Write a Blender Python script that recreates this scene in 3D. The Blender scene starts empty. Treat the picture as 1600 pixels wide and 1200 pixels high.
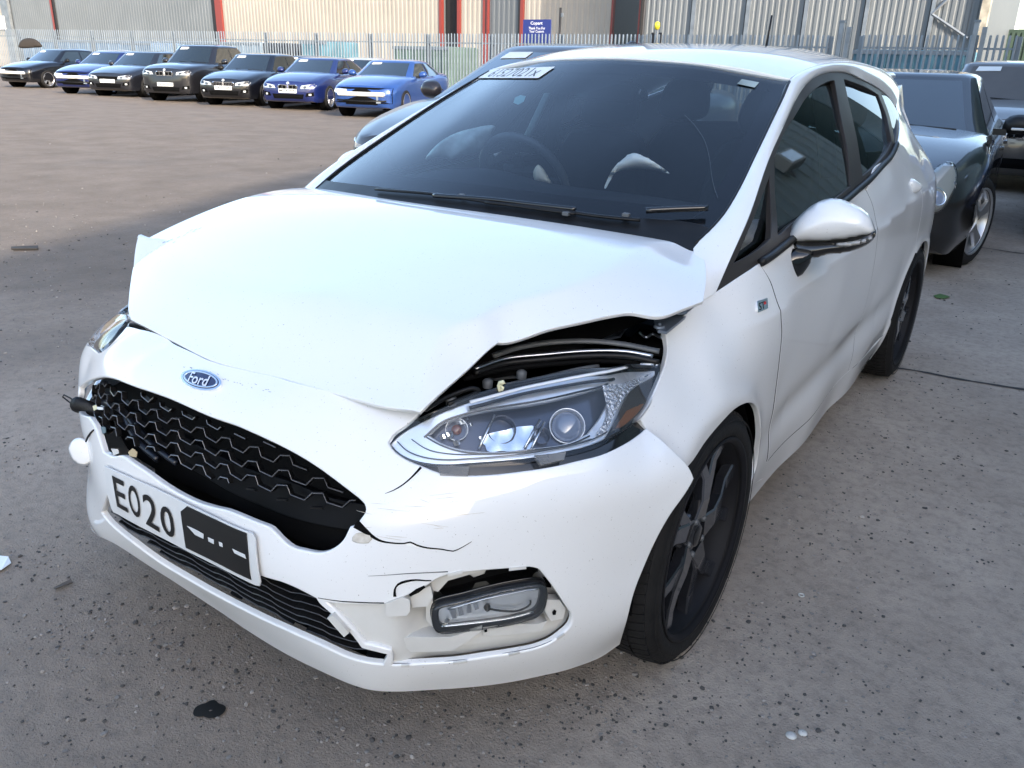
# A salvage yard in late sun: a crash-damaged white hatchback, rows of parked cars, a palisade fence and sheds behind it.
EXPOSURE = 1.93
SUN_EL, SUN_AZ, SUN_S, SKY_S = 22, 119, 2.0, .15
import bpy, bmesh, math, random
import numpy as np
from mathutils import Vector, Matrix
from mathutils.geometry import delaunay_2d_cdt
random.seed(7); RNG = np.random.default_rng(11)
R = math.radians
scene = bpy.context.scene
COL = scene.collection

# ------------------------------------------------------------------ camera
CAMP = [1.42172, -1.70863, 1.3718, -.58783, -.36917, .0263, 1297.385]   # place (m), yaw, pitch, roll, focal length in pixels of 1600
_y, _p, _r = CAMP[3:6]
CF = np.array([math.sin(_y)*math.cos(_p), math.cos(_y)*math.cos(_p), math.sin(_p)])
_rt = np.cross(CF, [0, 0, 1]); _rt /= np.linalg.norm(_rt); _up = np.cross(_rt, CF)
CR = _rt*math.cos(_r)+_up*math.sin(_r); CU = -_rt*math.sin(_r)+_up*math.cos(_r)
CC = np.array(CAMP[:3]); FPX = CAMP[6]
cam_d = bpy.data.cameras.new('camera'); cam = bpy.data.objects.new('camera', cam_d); COL.objects.link(cam)
cam_d.sensor_fit = 'HORIZONTAL'; cam_d.sensor_width = 36.0; cam_d.lens = 36.0*FPX/1600
cam_d.clip_start = .05; cam_d.clip_end = 2000
cam.matrix_world = Matrix(((CR[0], CU[0], -CF[0], CC[0]), (CR[1], CU[1], -CF[1], CC[1]), (CR[2], CU[2], -CF[2], CC[2]), (0, 0, 0, 1)))
scene.camera = cam
scene.render.resolution_x = 1024; scene.render.resolution_y = 768
try:
    scene.render.engine = 'CYCLES'
except Exception: pass
scene.view_settings.view_transform = 'Standard'; scene.view_settings.look = 'None'
scene.view_settings.gamma = 1; scene.view_settings.use_curve_mapping = False
scene.view_settings.exposure = EXPOSURE

# ------------------------------------------------------------------ sky and sun
w = bpy.data.worlds.new('World'); scene.world = w; w.use_nodes = True
nt = w.node_tree; bg = nt.nodes['Background']
sky = nt.nodes.new('ShaderNodeTexSky'); sky.sky_type = 'NISHITA'; sky.sun_disc = False
sky.sun_elevation = R(SUN_EL); sky.sun_rotation = R(SUN_AZ)
sky.air_density = .95; sky.dust_density = 2.1; sky.ozone_density = 1.0
nt.links.new(sky.outputs[0], bg.inputs[0]); bg.inputs[1].default_value = SKY_S
sl = bpy.data.lights.new('sun', 'SUN'); sun = bpy.data.objects.new('sun', sl); COL.objects.link(sun)
sl.energy = SUN_S; sl.angle = R(.9); sl.color = (1, .90, .78)
_sd = Vector((math.sin(R(SUN_AZ))*math.cos(R(SUN_EL)), math.cos(R(SUN_AZ))*math.cos(R(SUN_EL)), math.sin(R(SUN_EL))))
sun.rotation_euler = _sd.to_track_quat('Z', 'Y').to_euler(); sun.location = (20, -20, 30)

def ray(px, py):
    return CF+CR*(px-800)/FPX-CU*(py-600)/FPX
def back(px, py, ax, v):
    """the point of the place that pixel (px, py) of the photograph sees on the plane ax = v"""
    d = ray(px, py); i = 'xyz'.index(ax)
    return CC+d*(v-CC[i])/d[i]
def proj(p):
    d = np.asarray(p, float)-CC; z = d@CF
    return np.array([800+FPX*(d@CR)/z, 600-FPX*(d@CU)/z])

# ------------------------------------------------------------------ materials
MATS = {}
def _n(nt, t, **k):
    n = nt.nodes.new(t)
    for a, v in k.items(): setattr(n, a, v)
    return n
def mat(name, col, rough=.5, metal=0, coat=0, spec=.5, noise=0, nscale=8, bump=0, bscale=60, trans=0, alpha=1, emis=None, detail=6, col2=None, coat_rough=.03):
    """principled with a noise that varies the colour and a fine bump"""
    m = bpy.data.materials.new(name); m.use_nodes = True; t = m.node_tree; b = t.nodes['Principled BSDF']
    b.inputs['Base Color'].default_value = (*col, 1); b.inputs['Roughness'].default_value = rough
    b.inputs['Metallic'].default_value = metal; b.inputs['Coat Weight'].default_value = coat; b.inputs['Coat Roughness'].default_value = coat_rough
    b.inputs['Specular IOR Level'].default_value = spec; b.inputs['Transmission Weight'].default_value = trans
    if noise:
        tc = _n(t, 'ShaderNodeTexCoord'); nz = _n(t, 'ShaderNodeTexNoise'); nz.inputs['Scale'].default_value = nscale; nz.inputs['Detail'].default_value = detail
        mx = _n(t, 'ShaderNodeMix', data_type='RGBA'); t.links.new(tc.outputs['Object'], nz.inputs['Vector'])
        mr = _n(t, 'ShaderNodeMapRange'); mr.inputs[1].default_value = .3; mr.inputs[2].default_value = .7
        t.links.new(nz.outputs[0], mr.inputs[0]); t.links.new(mr.outputs[0], mx.inputs[0])
        c2 = col2 or tuple(min(1, c*(1+noise)) for c in col); c1 = col if col2 else tuple(c*(1-noise) for c in col)
        mx.inputs[6].default_value = (*c1, 1); mx.inputs[7].default_value = (*c2, 1); t.links.new(mx.outputs[2], b.inputs['Base Color'])
        rr = _n(t, 'ShaderNodeMapRange'); rr.inputs[3].default_value = rough*.85; rr.inputs[4].default_value = min(1, rough*1.2)
        t.links.new(nz.outputs[0], rr.inputs[0]); t.links.new(rr.outputs[0], b.inputs['Roughness'])
    if bump:
        tc = _n(t, 'ShaderNodeTexCoord'); nz = _n(t, 'ShaderNodeTexNoise'); nz.inputs['Scale'].default_value = bscale; nz.inputs['Detail'].default_value = 5
        bp = _n(t, 'ShaderNodeBump'); bp.inputs['Strength'].default_value = bump; bp.inputs['Distance'].default_value = .01
        t.links.new(tc.outputs['Object'], nz.inputs['Vector']); t.links.new(nz.outputs[0], bp.inputs['Height']); t.links.new(bp.outputs[0], b.inputs['Normal'])
    if emis: b.inputs['Emission Color'].default_value = (*emis[0], 1); b.inputs['Emission Strength'].default_value = emis[1]
    MATS[name] = m; return m
def glass(name, tint, refl=1.0, rough=.0, ior=1.5, film=0.0, filmcol=(.5, .6, .65)):
    """a thin pane: tinted see-through, mirror by Fresnel, and a thin film that scatters a little"""
    m = bpy.data.materials.new(name); m.use_nodes = True; t = m.node_tree
    for n in list(t.nodes): t.nodes.remove(n)
    o = _n(t, 'ShaderNodeOutputMaterial'); tr = _n(t, 'ShaderNodeBsdfTransparent'); gl = _n(t, 'ShaderNodeBsdfGlossy')
    tr.inputs[0].default_value = (*tint, 1); gl.inputs['Roughness'].default_value = rough; gl.inputs['Color'].default_value = (refl, refl, refl, 1)
    fr = _n(t, 'ShaderNodeFresnel'); fr.inputs[0].default_value = ior
    mx = _n(t, 'ShaderNodeMixShader'); t.links.new(fr.outputs[0], mx.inputs[0]); t.links.new(tr.outputs[0], mx.inputs[1]); t.links.new(gl.outputs[0], mx.inputs[2])
    last = mx
    if film:
        df = _n(t, 'ShaderNodeBsdfDiffuse'); df.inputs[0].default_value = (*filmcol, 1); m2 = _n(t, 'ShaderNodeMixShader')
        nz = _n(t, 'ShaderNodeTexNoise'); nz.inputs['Scale'].default_value = 5; nz.inputs['Detail'].default_value = 8
        tc = _n(t, 'ShaderNodeTexCoord'); t.links.new(tc.outputs['Object'], nz.inputs['Vector'])
        mr = _n(t, 'ShaderNodeMapRange'); mr.inputs[1].default_value = .3; mr.inputs[2].default_value = .8; mr.inputs[3].default_value = film*.5; mr.inputs[4].default_value = film*1.6
        t.links.new(nz.outputs[0], mr.inputs[0]); t.links.new(mr.outputs[0], m2.inputs[0]); t.links.new(mx.outputs[0], m2.inputs[1]); t.links.new(df.outputs[0], m2.inputs[2]); last = m2
    t.links.new(last.outputs[0], o.inputs[0]); MATS[name] = m; return m

# ------------------------------------------------------------------ object helpers
def link(name, me, m=None, parent=None):
    o = bpy.data.objects.new(name, me); COL.objects.link(o)
    if m is not None and me is not None and len(me.materials) == 0: me.materials.append(m)
    if parent is not None: o.parent = parent
    return o
def tag(o, label=None, cat=None, group=None, kind=None):
    if label: o['label'] = label
    if cat: o['category'] = cat
    if group: o['group'] = group
    if kind: o['kind'] = kind
    return o
def empty(name, loc=(0, 0, 0), rz=0, label=None, cat=None, group=None):
    o = bpy.data.objects.new(name, None); COL.objects.link(o); o.location = loc; o.rotation_euler = (0, 0, rz); o.empty_display_size = .1
    return tag(o, label, cat, group)
def kids(o): return [c for c in COL.objects if c.parent == o]
def mesh(name, V, Fc, m=None, parent=None, smooth=False):
    me = bpy.data.meshes.new(name); me.from_pydata([tuple(map(float, v)) for v in V], [], [tuple(map(int, f)) for f in Fc]); me.update()
    if smooth: me.shade_smooth()
    return link(name, me, m, parent)
class MB:
    """collects simple solids into one mesh"""
    def __init__(s): s.V = []; s.F = []; s.S = []
    def add(s, V, F, sm=False):
        k = len(s.V); s.V += [tuple(map(float, v)) for v in V]; s.F += [tuple(i+k for i in f) for f in F]; s.S += [sm]*len(F); return s
    def box(s, a, b, M=None, bev=0):
        x0, y0, z0 = a; x1, y1, z1 = b
        if bev:
            q = []
            for z, i in ((z0, bev), (z0+bev, 0), (z1-bev, 0), (z1, bev)):
                q += [(x0+i, y0+bev*(i == 0 and 1)*0+i, z), (x1-i, y0+i, z), (x1-i, y1-i, z), (x0+i, y1-i, z)]
            f = [(3, 2, 1, 0), (12, 13, 14, 15)]
            for l in range(3):
                for k in range(4): f.append((l*4+k, l*4+(k+1) % 4, l*4+4+(k+1) % 4, l*4+4+k))
            V = q
        else:
            V = [(x0, y0, z0), (x1, y0, z0), (x1, y1, z0), (x0, y1, z0), (x0, y0, z1), (x1, y0, z1), (x1, y1, z1), (x0, y1, z1)]
            f = [(3, 2, 1, 0), (4, 5, 6, 7), (0, 1, 5, 4), (1, 2, 6, 5), (2, 3, 7, 6), (3, 0, 4, 7)]
        if M is not None: V = [M @ Vector(v) for v in V]
        return s.add(V, f)
    def tube(s, pts, r, n=6, cap=True, closed=False, flat=None):
        P = np.array(pts, float); m = len(P); rr = np.full(m, r) if np.isscalar(r) else np.array(r, float)
        T = np.gradient(P, axis=0) if not closed else (np.roll(P, -1, 0)-np.roll(P, 1, 0))
        T /= np.linalg.norm(T, axis=1)[:, None]+1e-12
        u = np.cross(T[0], [0, 0, 1.]);
        if np.linalg.norm(u) < .1: u = np.cross(T[0], [1., 0, 0])
        V = []
        for i in range(m):
            u = u-T[i]*(u@T[i]); u /= np.linalg.norm(u)+1e-12; v = np.cross(T[i], u)
            for k in range(n):
                a = 2*math.pi*k/n; V.append(P[i]+rr[i]*(u*math.cos(a)+v*math.sin(a)*(flat or 1)))
        F = []
        for i in range(m if closed else m-1):
            j = (i+1) % m
            for k in range(n): F.append((i*n+k, i*n+(k+1) % n, j*n+(k+1) % n, j*n+k))
        if cap and not closed: F += [tuple(range(n))[::-1], tuple((m-1)*n+k for k in range(n))]
        return s.add(V, F, n > 5)
    def lathe(s, prof, n=32, M=None, sm=True, closed=False):
        """profile of (radius, height) turned about z"""
        V = []
        for k in range(n):
            a = 2*math.pi*k/n
            for (r_, h) in prof: V.append(Vector((r_*math.cos(a), r_*math.sin(a), h)))
        L = len(prof); F = []
        for k in range(n):
            k2 = (k+1) % n
            for i in range(L if closed else L-1):
                j = (i+1) % L; F.append((k*L+i, k2*L+i, k2*L+j, k*L+j))
        if M is not None: V = [M @ v for v in V]
        return s.add(V, F, sm)
    def prism(s, poly, z0, z1, M=None):
        n = len(poly); V = [Vector((x, y, z0)) for x, y in poly]+[Vector((x, y, z1)) for x, y in poly]
        if M is not None: V = [M @ v for v in V]
        return s.add(V, [tuple(range(n))[::-1], tuple(range(n, 2*n))]+[(i, (i+1) % n, n+(i+1) % n, n+i) for i in range(n)])
    def build(s, name, m=None, parent=None):
        me = bpy.data.meshes.new(name); me.from_pydata(s.V, [], s.F); me.update()
        if any(s.S): me.polygons.foreach_set('use_smooth', s.S); 
        return link(name, me, m, parent)

def text_obj(name, txt, m, parent, M, size, extrude=.0004, align='CENTER', sx=1, spacing=1):
    """flat lettering, turned into a mesh so that it is an ordinary part"""
    c = bpy.data.curves.new(name, 'FONT'); c.body = txt; c.size = size; c.extrude = extrude; c.align_x = align; c.align_y = 'CENTER'; c.space_character = spacing
    c.resolution_u = 3
    o = bpy.data.objects.new(name, c); COL.objects.link(o)
    dg = bpy.context.evaluated_depsgraph_get(); dg.update()
    me = bpy.data.meshes.new_from_object(o.evaluated_get(dg)); COL.objects.unlink(o); bpy.data.objects.remove(o)
    me.name = name; me.transform(M @ Matrix.Scale(sx, 4, (1, 0, 0))); me.materials.clear()
    return link(name, me, m, parent)
def frame(o, x, z):
    """matrix with origin o, local x along x, local z along z"""
    x = Vector(x).normalized(); z = Vector(z); z = (z-x*z.dot(x)).normalized(); y = z.cross(x)
    return Matrix(((x[0], y[0], z[0], o[0]), (x[1], y[1], z[1], o[1]), (x[2], y[2], z[2], o[2]), (0, 0, 0, 1)))

# ------------------------------------------------------------------ sheet-metal surfaces: smooth height fields through measured points
class Surf:
    """kind 'side': x(y,z)   'top': z(x,y)   'face': y(x,z)   'cyl': rho(theta,z) about a vertical axis"""
    def __init__(s, kind, pts, lam=1e-4, axis=(0, .25), extra=None, sc=(1, 1), sgn=1):
        s.kind = kind; s.axis = axis; s.extra = extra; s.sc = np.array(sc, float); s.sgn = sgn
        P = np.array(pts, float); A, f = s.split(P); n = len(A); s.A = A*s.sc
        D = np.linalg.norm(s.A[:, None]-s.A[None], axis=2); K = s.U(D)+lam*np.eye(n)
        Q = np.c_[np.ones(n), s.A]; M = np.block([[K, Q], [Q.T, np.zeros((3, 3))]])
        s.w = np.linalg.solve(M, np.r_[f, 0, 0, 0])
    @staticmethod
    def U(d): return np.where(d > 1e-9, d*d*np.log(np.maximum(d, 1e-9)), 0)
    def split(s, P):
        P = np.atleast_2d(P)
        if s.kind == 'side': return P[:, [1, 2]], P[:, 0]
        if s.kind == 'top': return P[:, [0, 1]], P[:, 2]
        if s.kind == 'face': return P[:, [0, 2]], P[:, 1]
        dx = P[:, 0]-s.axis[0]; dy = s.sgn*(s.axis[1]-P[:, 1])
        return np.c_[np.arctan2(dx, dy), P[:, 2]], np.hypot(dx, dy)
    def f(s, ab):
        ab = np.atleast_2d(ab); B = ab*s.sc
        D = np.linalg.norm(B[:, None]-s.A[None], axis=2)
        v = s.U(D)@s.w[:-3]+s.w[-3]+B@s.w[-2:]
        if s.extra: v = v+s.extra(ab[:, 0], ab[:, 1])
        return v
    def P(s, ab, off=0.0):
        ab = np.atleast_2d(np.asarray(ab, float)); v = s.f(ab)
        X = s.join(ab, v)
        if np.any(off): X = X+s.N(ab)*np.reshape(off, (-1, 1)) if not np.isscalar(off) else X+s.N(ab)*off
        return X
    def join(s, ab, v):
        a, b = ab[:, 0], ab[:, 1]
        if s.kind == 'side': return np.c_[v, a, b]
        if s.kind == 'top': return np.c_[a, b, v]
        if s.kind == 'face': return np.c_[a, v, b]
        return np.c_[s.axis[0]+v*np.sin(a), s.axis[1]-s.sgn*v*np.cos(a), b]
    def N(s, ab):
        ab = np.atleast_2d(ab); e = 2e-3
        du = s.join(ab+[e, 0], s.f(ab+[e, 0]))-s.join(ab-[e, 0], s.f(ab-[e, 0]))
        dv = s.join(ab+[0, e], s.f(ab+[0, e]))-s.join(ab-[0, e], s.f(ab-[0, e]))
        n = np.cross(du, dv)
        ref = {'side': [1, 0, 0], 'top': [0, 0, 1], 'face': [0, -s.sgn, 0]}.get(s.kind)
        if ref is None: ref = np.c_[np.sin(ab[:, 0]), -s.sgn*np.cos(ab[:, 0]), np.zeros(len(ab))]
        sg = np.sign(np.sum(n*ref, 1)); n = n*sg[:, None]
        return n/(np.linalg.norm(n, axis=1)[:, None]+1e-12)
    def inv(s, X): return s.split(np.atleast_2d(X))[0]
    def g(s, X):
        A, v = s.split(X); return v-s.f(A)
    def hit(s, px, py, t0=.8, t1=7, off=0):
        d = ray(px, py); ts = np.linspace(t0, t1, 160); X = CC+ts[:, None]*d; v = s.g(X)-off
        k = np.where(v[:-1]*v[1:] <= 0)[0]
        if len(k) == 0: k = [int(np.argmin(np.abs(v)))]; return s.inv(CC+ts[k[0]]*d)[0]
        a, b = ts[k[0]], ts[k[0]+1]
        for _ in range(24):
            m = (a+b)/2; va = float(s.g(CC+a*d)[0]-off); vm = float(s.g(CC+m*d)[0]-off)
            if va*vm <= 0: b = m
            else: a = m
        return s.inv(CC+(a+b)/2*d)[0]

def spline(P, step, closed=False):
    """Catmull-Rom through P, resampled"""
    P = np.asarray(P, float)
    if len(P) == 2:
        n = max(1, int(round(np.linalg.norm(P[1]-P[0])/step))); return P[0]+(P[1]-P[0])*np.linspace(0, 1, n+1)[:, None]
    E = np.vstack([P[-1:], P, P[:2]]) if closed else np.vstack([2*P[0]-P[1], P, 2*P[-1]-P[-2]])
    out = []
    for i in range(1, len(E)-2):
        p0, p1, p2, p3 = E[i-1:i+3]; L = np.linalg.norm(p2-p1); n = max(1, int(math.ceil(L/step)))
        d0 = max(np.linalg.norm(p1-p0), 1e-6)**.5; d1 = max(L, 1e-6)**.5; d2 = max(np.linalg.norm(p3-p2), 1e-6)**.5
        m1 = ((p1-p0)/d0-(p2-p0)/(d0+d1)+(p2-p1)/d1)*d1; m2 = ((p2-p1)/d1-(p3-p1)/(d1+d2)+(p3-p2)/d2)*d1
        t = np.arange(n)[:, None]/n
        out.append((2*t**3-3*t**2+1)*p1+(t**3-2*t**2+t)*m1+(-2*t**3+3*t**2)*p2+(t**3-t**2)*m2)
    r = np.vstack(out)
    return r if closed else np.vstack([r, P[-1:]])

def to_ab(S, p):
    if len(p) == 2: return S.hit(*p)
    return S.inv(np.array(p, float))[0]
def outline(S, segs, step):
    """segs: list of curves; 2-tuples are pixels of the photograph, 3-tuples points; corners where curves meet"""
    pts = []
    for k, sg in enumerate(segs):
        A = [to_ab(S, p) for p in sg]
        nx = to_ab(S, segs[(k+1) % len(segs)][0])
        if np.linalg.norm(A[-1]-nx) > 1e-4: A.append(nx)
        pts.append(spline(A, step)[:-1])
    return np.vstack(pts)
def inside(poly, q):
    x, y = q[:, 0], q[:, 1]; r = np.zeros(len(q), bool); n = len(poly); j = n-1
    for i in range(n):
        xi, yi = poly[i]; xj, yj = poly[j]
        c = ((yi > y) != (yj > y)) & (x < (xj-xi)*(y-yi)/((yj-yi) if abs(yj-yi) > 1e-12 else 1e-12)+xi)
        r ^= c; j = i
    return r
def area2(p): return .5*np.sum(p[:, 0]*np.roll(p[:, 1], -1)-np.roll(p[:, 0], -1)*p[:, 1])
def panel(name, S, segs, m, parent=None, step=.018, thick=.012, rnd=.0025, holes=(), off=0.0, mirror=False, raw=None, disp=None, rim=True, grid=None):
    """a pressed sheet: outline cut from surface S, smooth normals, a rolled edge and a return flange"""
    loops = [raw if raw is not None else outline(S, segs, step)]+[h if isinstance(h, np.ndarray) else outline(S, h, step*.8) for h in holes]
    if area2(loops[0]) < 0: loops[0] = loops[0][::-1]
    for i in range(1, len(loops)):
        if area2(loops[i]) > 0: loops[i] = loops[i][::-1]
    lo = loops[0].min(0); hi = loops[0].max(0); g = grid or step
    gx = np.arange(lo[0]+g*.5, hi[0], g); gy = np.arange(lo[1]+g*.5, hi[1], g*.87)
    G = np.array([(x+(g/2 if j % 2 else 0), y) for j, y in enumerate(gy) for x in gx]) if len(gx) and len(gy) else np.zeros((0, 2))
    if len(G):
        k = inside(loops[0], G)
        for h in loops[1:]: k &= ~inside(h, G)
        G = G[k]; B = np.vstack(loops)
        if len(G): G = G[np.min(np.linalg.norm(G[:, None]-B[None], axis=2), 1) > g*.45]
    A = np.vstack(loops+[G]); edges = []; c = 0
    for l in loops:
        n = len(l); edges += [(c+i, c+(i+1) % n) for i in range(n)]; c += n
    vo, eo, fo, ov, oe, of = delaunay_2d_cdt([Vector(a) for a in A], edges, [], 0, 1e-7)
    V2 = np.array([tuple(v) for v in vo]); T = np.array([tuple(f) for f in fo if len(f) == 3]); cen = V2[T].mean(1)
    k = inside(loops[0], cen)
    for h in loops[1:]: k &= ~inside(h, cen)
    T = T[k]
    X = S.P(V2, off); Nn = S.N(V2)
    if disp is not None:
        X = disp(X)
    fn = np.cross(X[T[:, 1]]-X[T[:, 0]], X[T[:, 2]]-X[T[:, 0]])
    fl = np.sum(fn*Nn[T[:, 0]], 1) < 0; T[fl] = T[fl][:, ::-1]
    if disp is not None:
        fn = np.cross(X[T[:, 1]]-X[T[:, 0]], X[T[:, 2]]-X[T[:, 0]]); Nn = np.zeros_like(X)
        for c3 in range(3): np.add.at(Nn, T[:, c3], fn)
        Nn /= np.linalg.norm(Nn, axis=1)[:, None]+1e-12
    V = [X]; NN = [Nn]; Fc = [tuple(t) for t in T]; base = len(X)
    if rim:
        ec = {}
        for t in T:
            for a, b in ((t[0], t[1]), (t[1], t[2]), (t[2], t[0])): ec[(a, b)] = 1
        bd = [(a, b) for (a, b) in ec if (b, a) not in ec]
        nb = {}
        for a, b in bd: nb.setdefault(a, []).append(b); nb.setdefault(b, []).append(a)
        ids = list(nb); idx = {v: i for i, v in enumerate(ids)}
        O = np.zeros((len(ids), 3))
        for a, b in bd:
            o = np.cross(X[b]-X[a], Nn[a]); O[idx[a]] += o; O[idx[b]] += o
        O /= np.linalg.norm(O, axis=1)[:, None]+1e-12
        n0 = Nn[ids]; x0 = X[ids]; k1 = base; k2 = base+len(ids); k3 = k2+len(ids)
        V += [x0+O*rnd*.7-n0*rnd*.35, x0+O*rnd-n0*rnd*1.4, x0+O*rnd*.9-n0*thick]; h = n0*.7+O*.7; NN += [h, O, O]
        for a, b in bd:
            i, j = idx[a], idx[b]
            Fc += [(b, a, k1+i, k1+j), (k1+j, k1+i, k2+i, k2+j), (k2+j, k2+i, k3+i, k3+j)]
    V = np.vstack(V); NN = np.vstack(NN)
    def make(V, NN, Fc, parent):
        me = bpy.data.meshes.new(name); me.from_pydata([tuple(map(float, v)) for v in V], [], [tuple(map(int, f)) for f in Fc]); me.update(); me.shade_smooth()
        try: me.normals_split_custom_set_from_vertices([tuple(map(float, n)) for n in NN])
        except Exception as e: print('normals', e)
        return link(name, me, m, parent)
    o = make(V, NN, Fc, parent)
    if mirror:
        s = np.array([-1, 1, 1]); return o, make(V*s, NN*s, [f[::-1] for f in Fc], parent)
    return o
def ribbon(name, S, pts, width, m, parent, off=.001, thick=.002, step=.01, obj=True, mb=None):
    """a thin raised or sunk strip that follows the surface"""
    A = spline([to_ab(S, p) for p in pts], step); X = S.P(A, off); N_ = S.N(A); T = np.gradient(X, axis=0); T /= np.linalg.norm(T, axis=1)[:, None]+1e-12
    side = np.cross(T, N_); w = np.interp(np.linspace(0, 1, len(X)), np.linspace(0, 1, len(np.atleast_1d(width))), np.atleast_1d(width))[:, None]/2 if np.ndim(width) else width/2
    V = np.vstack([X-side*w, X+side*w, X-side*w-N_*thick, X+side*w-N_*thick]); n = len(X); F = []
    for i in range(n-1): F += [(i, i+1, n+i+1, n+i), (i, 2*n+i, 2*n+i+1, i+1), (n+i, n+i+1, 3*n+i+1, 3*n+i)]
    if mb is not None: mb.add(V, F); return
    return mesh(name, V, F, m, parent)
# ------------------------------------------------------------------ materials of the white hatchback
def paint_white():
    m = mat('white_paint', (.79, .79, .785), .35, coat=1, coat_rough=.04); t = m.node_tree; b = t.nodes['Principled BSDF']
    tc = _n(t, 'ShaderNodeTexCoord'); nz = _n(t, 'ShaderNodeTexNoise'); nz.inputs['Scale'].default_value = 260; nz.inputs['Detail'].default_value = 2
    rp = _n(t, 'ShaderNodeValToRGB'); rp.color_ramp.elements[0].position = .70; rp.color_ramp.elements[1].position = .78
    rp.color_ramp.elements[0].color = (.79, .79, .785, 1); rp.color_ramp.elements[1].color = (.30, .27, .24, 1)
    n2 = _n(t, 'ShaderNodeTexNoise'); n2.inputs['Scale'].default_value = 3; n2.inputs['Detail'].default_value = 8
    r2 = _n(t, 'ShaderNodeMapRange'); r2.inputs[1].default_value = .35; r2.inputs[2].default_value = .75; r2.inputs[3].default_value = 0; r2.inputs[4].default_value = .10
    mx = _n(t, 'ShaderNodeMix', data_type='RGBA'); mx.inputs[7].default_value = (.52, .49, .44, 1)
    t.links.new(tc.outputs['Object'], nz.inputs['Vector']); t.links.new(tc.outputs['Object'], n2.inputs['Vector'])
    t.links.new(nz.outputs[0], rp.inputs[0]); t.links.new(rp.outputs[0], mx.inputs[6]); t.links.new(n2.outputs[0], r2.inputs[0]); t.links.new(r2.outputs[0], mx.inputs[0])
    t.links.new(mx.outputs[2], b.inputs['Base Color'])
    r3 = _n(t, 'ShaderNodeMapRange'); r3.inputs[3].default_value = .008; r3.inputs[4].default_value = .05; t.links.new(n2.outputs[0], r3.inputs[0]); t.links.new(r3.outputs[0], b.inputs['Coat Roughness'])
    return m
WHITE = paint_white()
BLACKP = mat('black_plastic', (.008, .008, .0085), .42, spec=.28, noise=.3, nscale=20)
GLOSSB = mat('gloss_black', (.004, .004, .0045), .12, coat=.6)
VOID = mat('engine_bay_black', (.0028, .0028, .003), .7, spec=.08, noise=.3, nscale=14)
RAWP = mat('bare_white_plastic', (.55, .54, .51), .5, noise=.18, nscale=9, col2=(.66, .65, .62), bump=.05)
TRIM = mat('window_trim', (.030, .026, .024), .4, spec=.3)
CHROME = mat('chrome', (.85, .87, .9), .09, metal=1)
SATIN = mat('satin_metal', (.60, .62, .66), .3, metal=1)
GREYM = mat('grey_moulding', (.09, .095, .10), .45, noise=.2, nscale=30)
DARKM = mat('dark_bezel', (.02, .021, .025), .3, coat=.4)
RUBBER = mat('tyre_rubber', (.011, .0105, .0105), .75, spec=.25, noise=.35, nscale=14, bump=.15, bscale=90)
ALLOY = mat('grey_alloy', (.018, .019, .023), .14, metal=.3, coat=.8)
ALLOYF = mat('machined_alloy_face', (.13, .135, .155), .16, metal=.8, coat=.5)
DISC = mat('brake_disc', (.02, .02, .02), .6, metal=.2, noise=.2, nscale=20)
WGLASS = glass('windscreen_glass', (.86, .94, .97), ior=1.48, film=.006, filmcol=(.35, .5, .6))  # bluish film colour stands in for sky reflected in the screen
SGLASS = glass('side_glass', (.68, .80, .75), ior=1.6, film=.01, filmcol=(.3, .42, .40))
PGLASS = glass('privacy_glass', (.28, .32, .32), ior=1.6, film=.01, filmcol=(.3, .34, .33))
LENS = glass('clear_lens', (.90, .93, .96), ior=1.5, film=.02)
FRIT = mat('frit_black', (.005, .005, .008), .15, coat=.5)
INTER = mat('interior_black', (.014, .017, .023), .7, spec=.2, noise=.3, nscale=12)
INTERG = mat('interior_grey', (.10, .105, .10), .8, noise=.2, nscale=9)
AIRBAG = mat('airbag_cloth', (.88, .90, .86), .85, noise=.12, nscale=14, bump=.2, bscale=25)
PLATEW = mat('plate_white', (.62, .63, .63), .35, noise=.05, nscale=30)
INK = mat('black_ink', (.012, .012, .012), .4)
PAPER = mat('sticker_white', (.72, .74, .74), .5)
BLUEB = mat('badge_blue', (.012, .02, .075), .12, coat=1)
AMBER = mat('amber_reflector', (.22, .095, .045), .25, coat=.5)
BULB = mat('bulb_amber', (.14, .035, .02), .2, coat=.6)
CREAMP = mat('cream_plastic', (.72, .68, .45), .45)
GREYLENS = mat('smoked_reflector', (.06, .056, .052), .2, coat=.6)

# ------------------------------------------------------------------ measured surfaces
ROOFLINE = [(.575, 1.10, 1.347), (.572, 1.2, 1.364), (.565, 1.4, 1.388), (.558, 1.7, 1.405), (.553, 2.0, 1.407), (.548, 2.4, 1.392), (.54, 2.8, 1.356), (.53, 3.02, 1.325)]
def sym(P): return list(P)+[(-p[0], p[1], p[2]) for p in P if abs(p[0]) > 1e-6]
WS = Surf('face', sym([(.575, 1.095, 1.345), (.3, 1.035, 1.383), (0, 1.01, 1.396), (.665, .222, .965), (.62, .205, .97), (.35, .13, .985), (0, .09, .995),
                       (.66, .42, 1.055), (.64, .655, 1.16), (.35, .545, 1.175), (0, .505, 1.18), (.61, .86, 1.25), (.3, .775, 1.275), (0, .745, 1.28)]), lam=3e-4)
WSEDGE_PX = [(1232, 127), (1222, 150), (1200, 197), (1175, 250), (1152, 297), (1127, 337), (1103, 363), (1084, 380)]
_e = WS.P([WS.hit(*p) for p in WSEDGE_PX]); WSEDGE = [(e[0]+.004, e[1], e[2]+.004) for e in _e]
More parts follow.
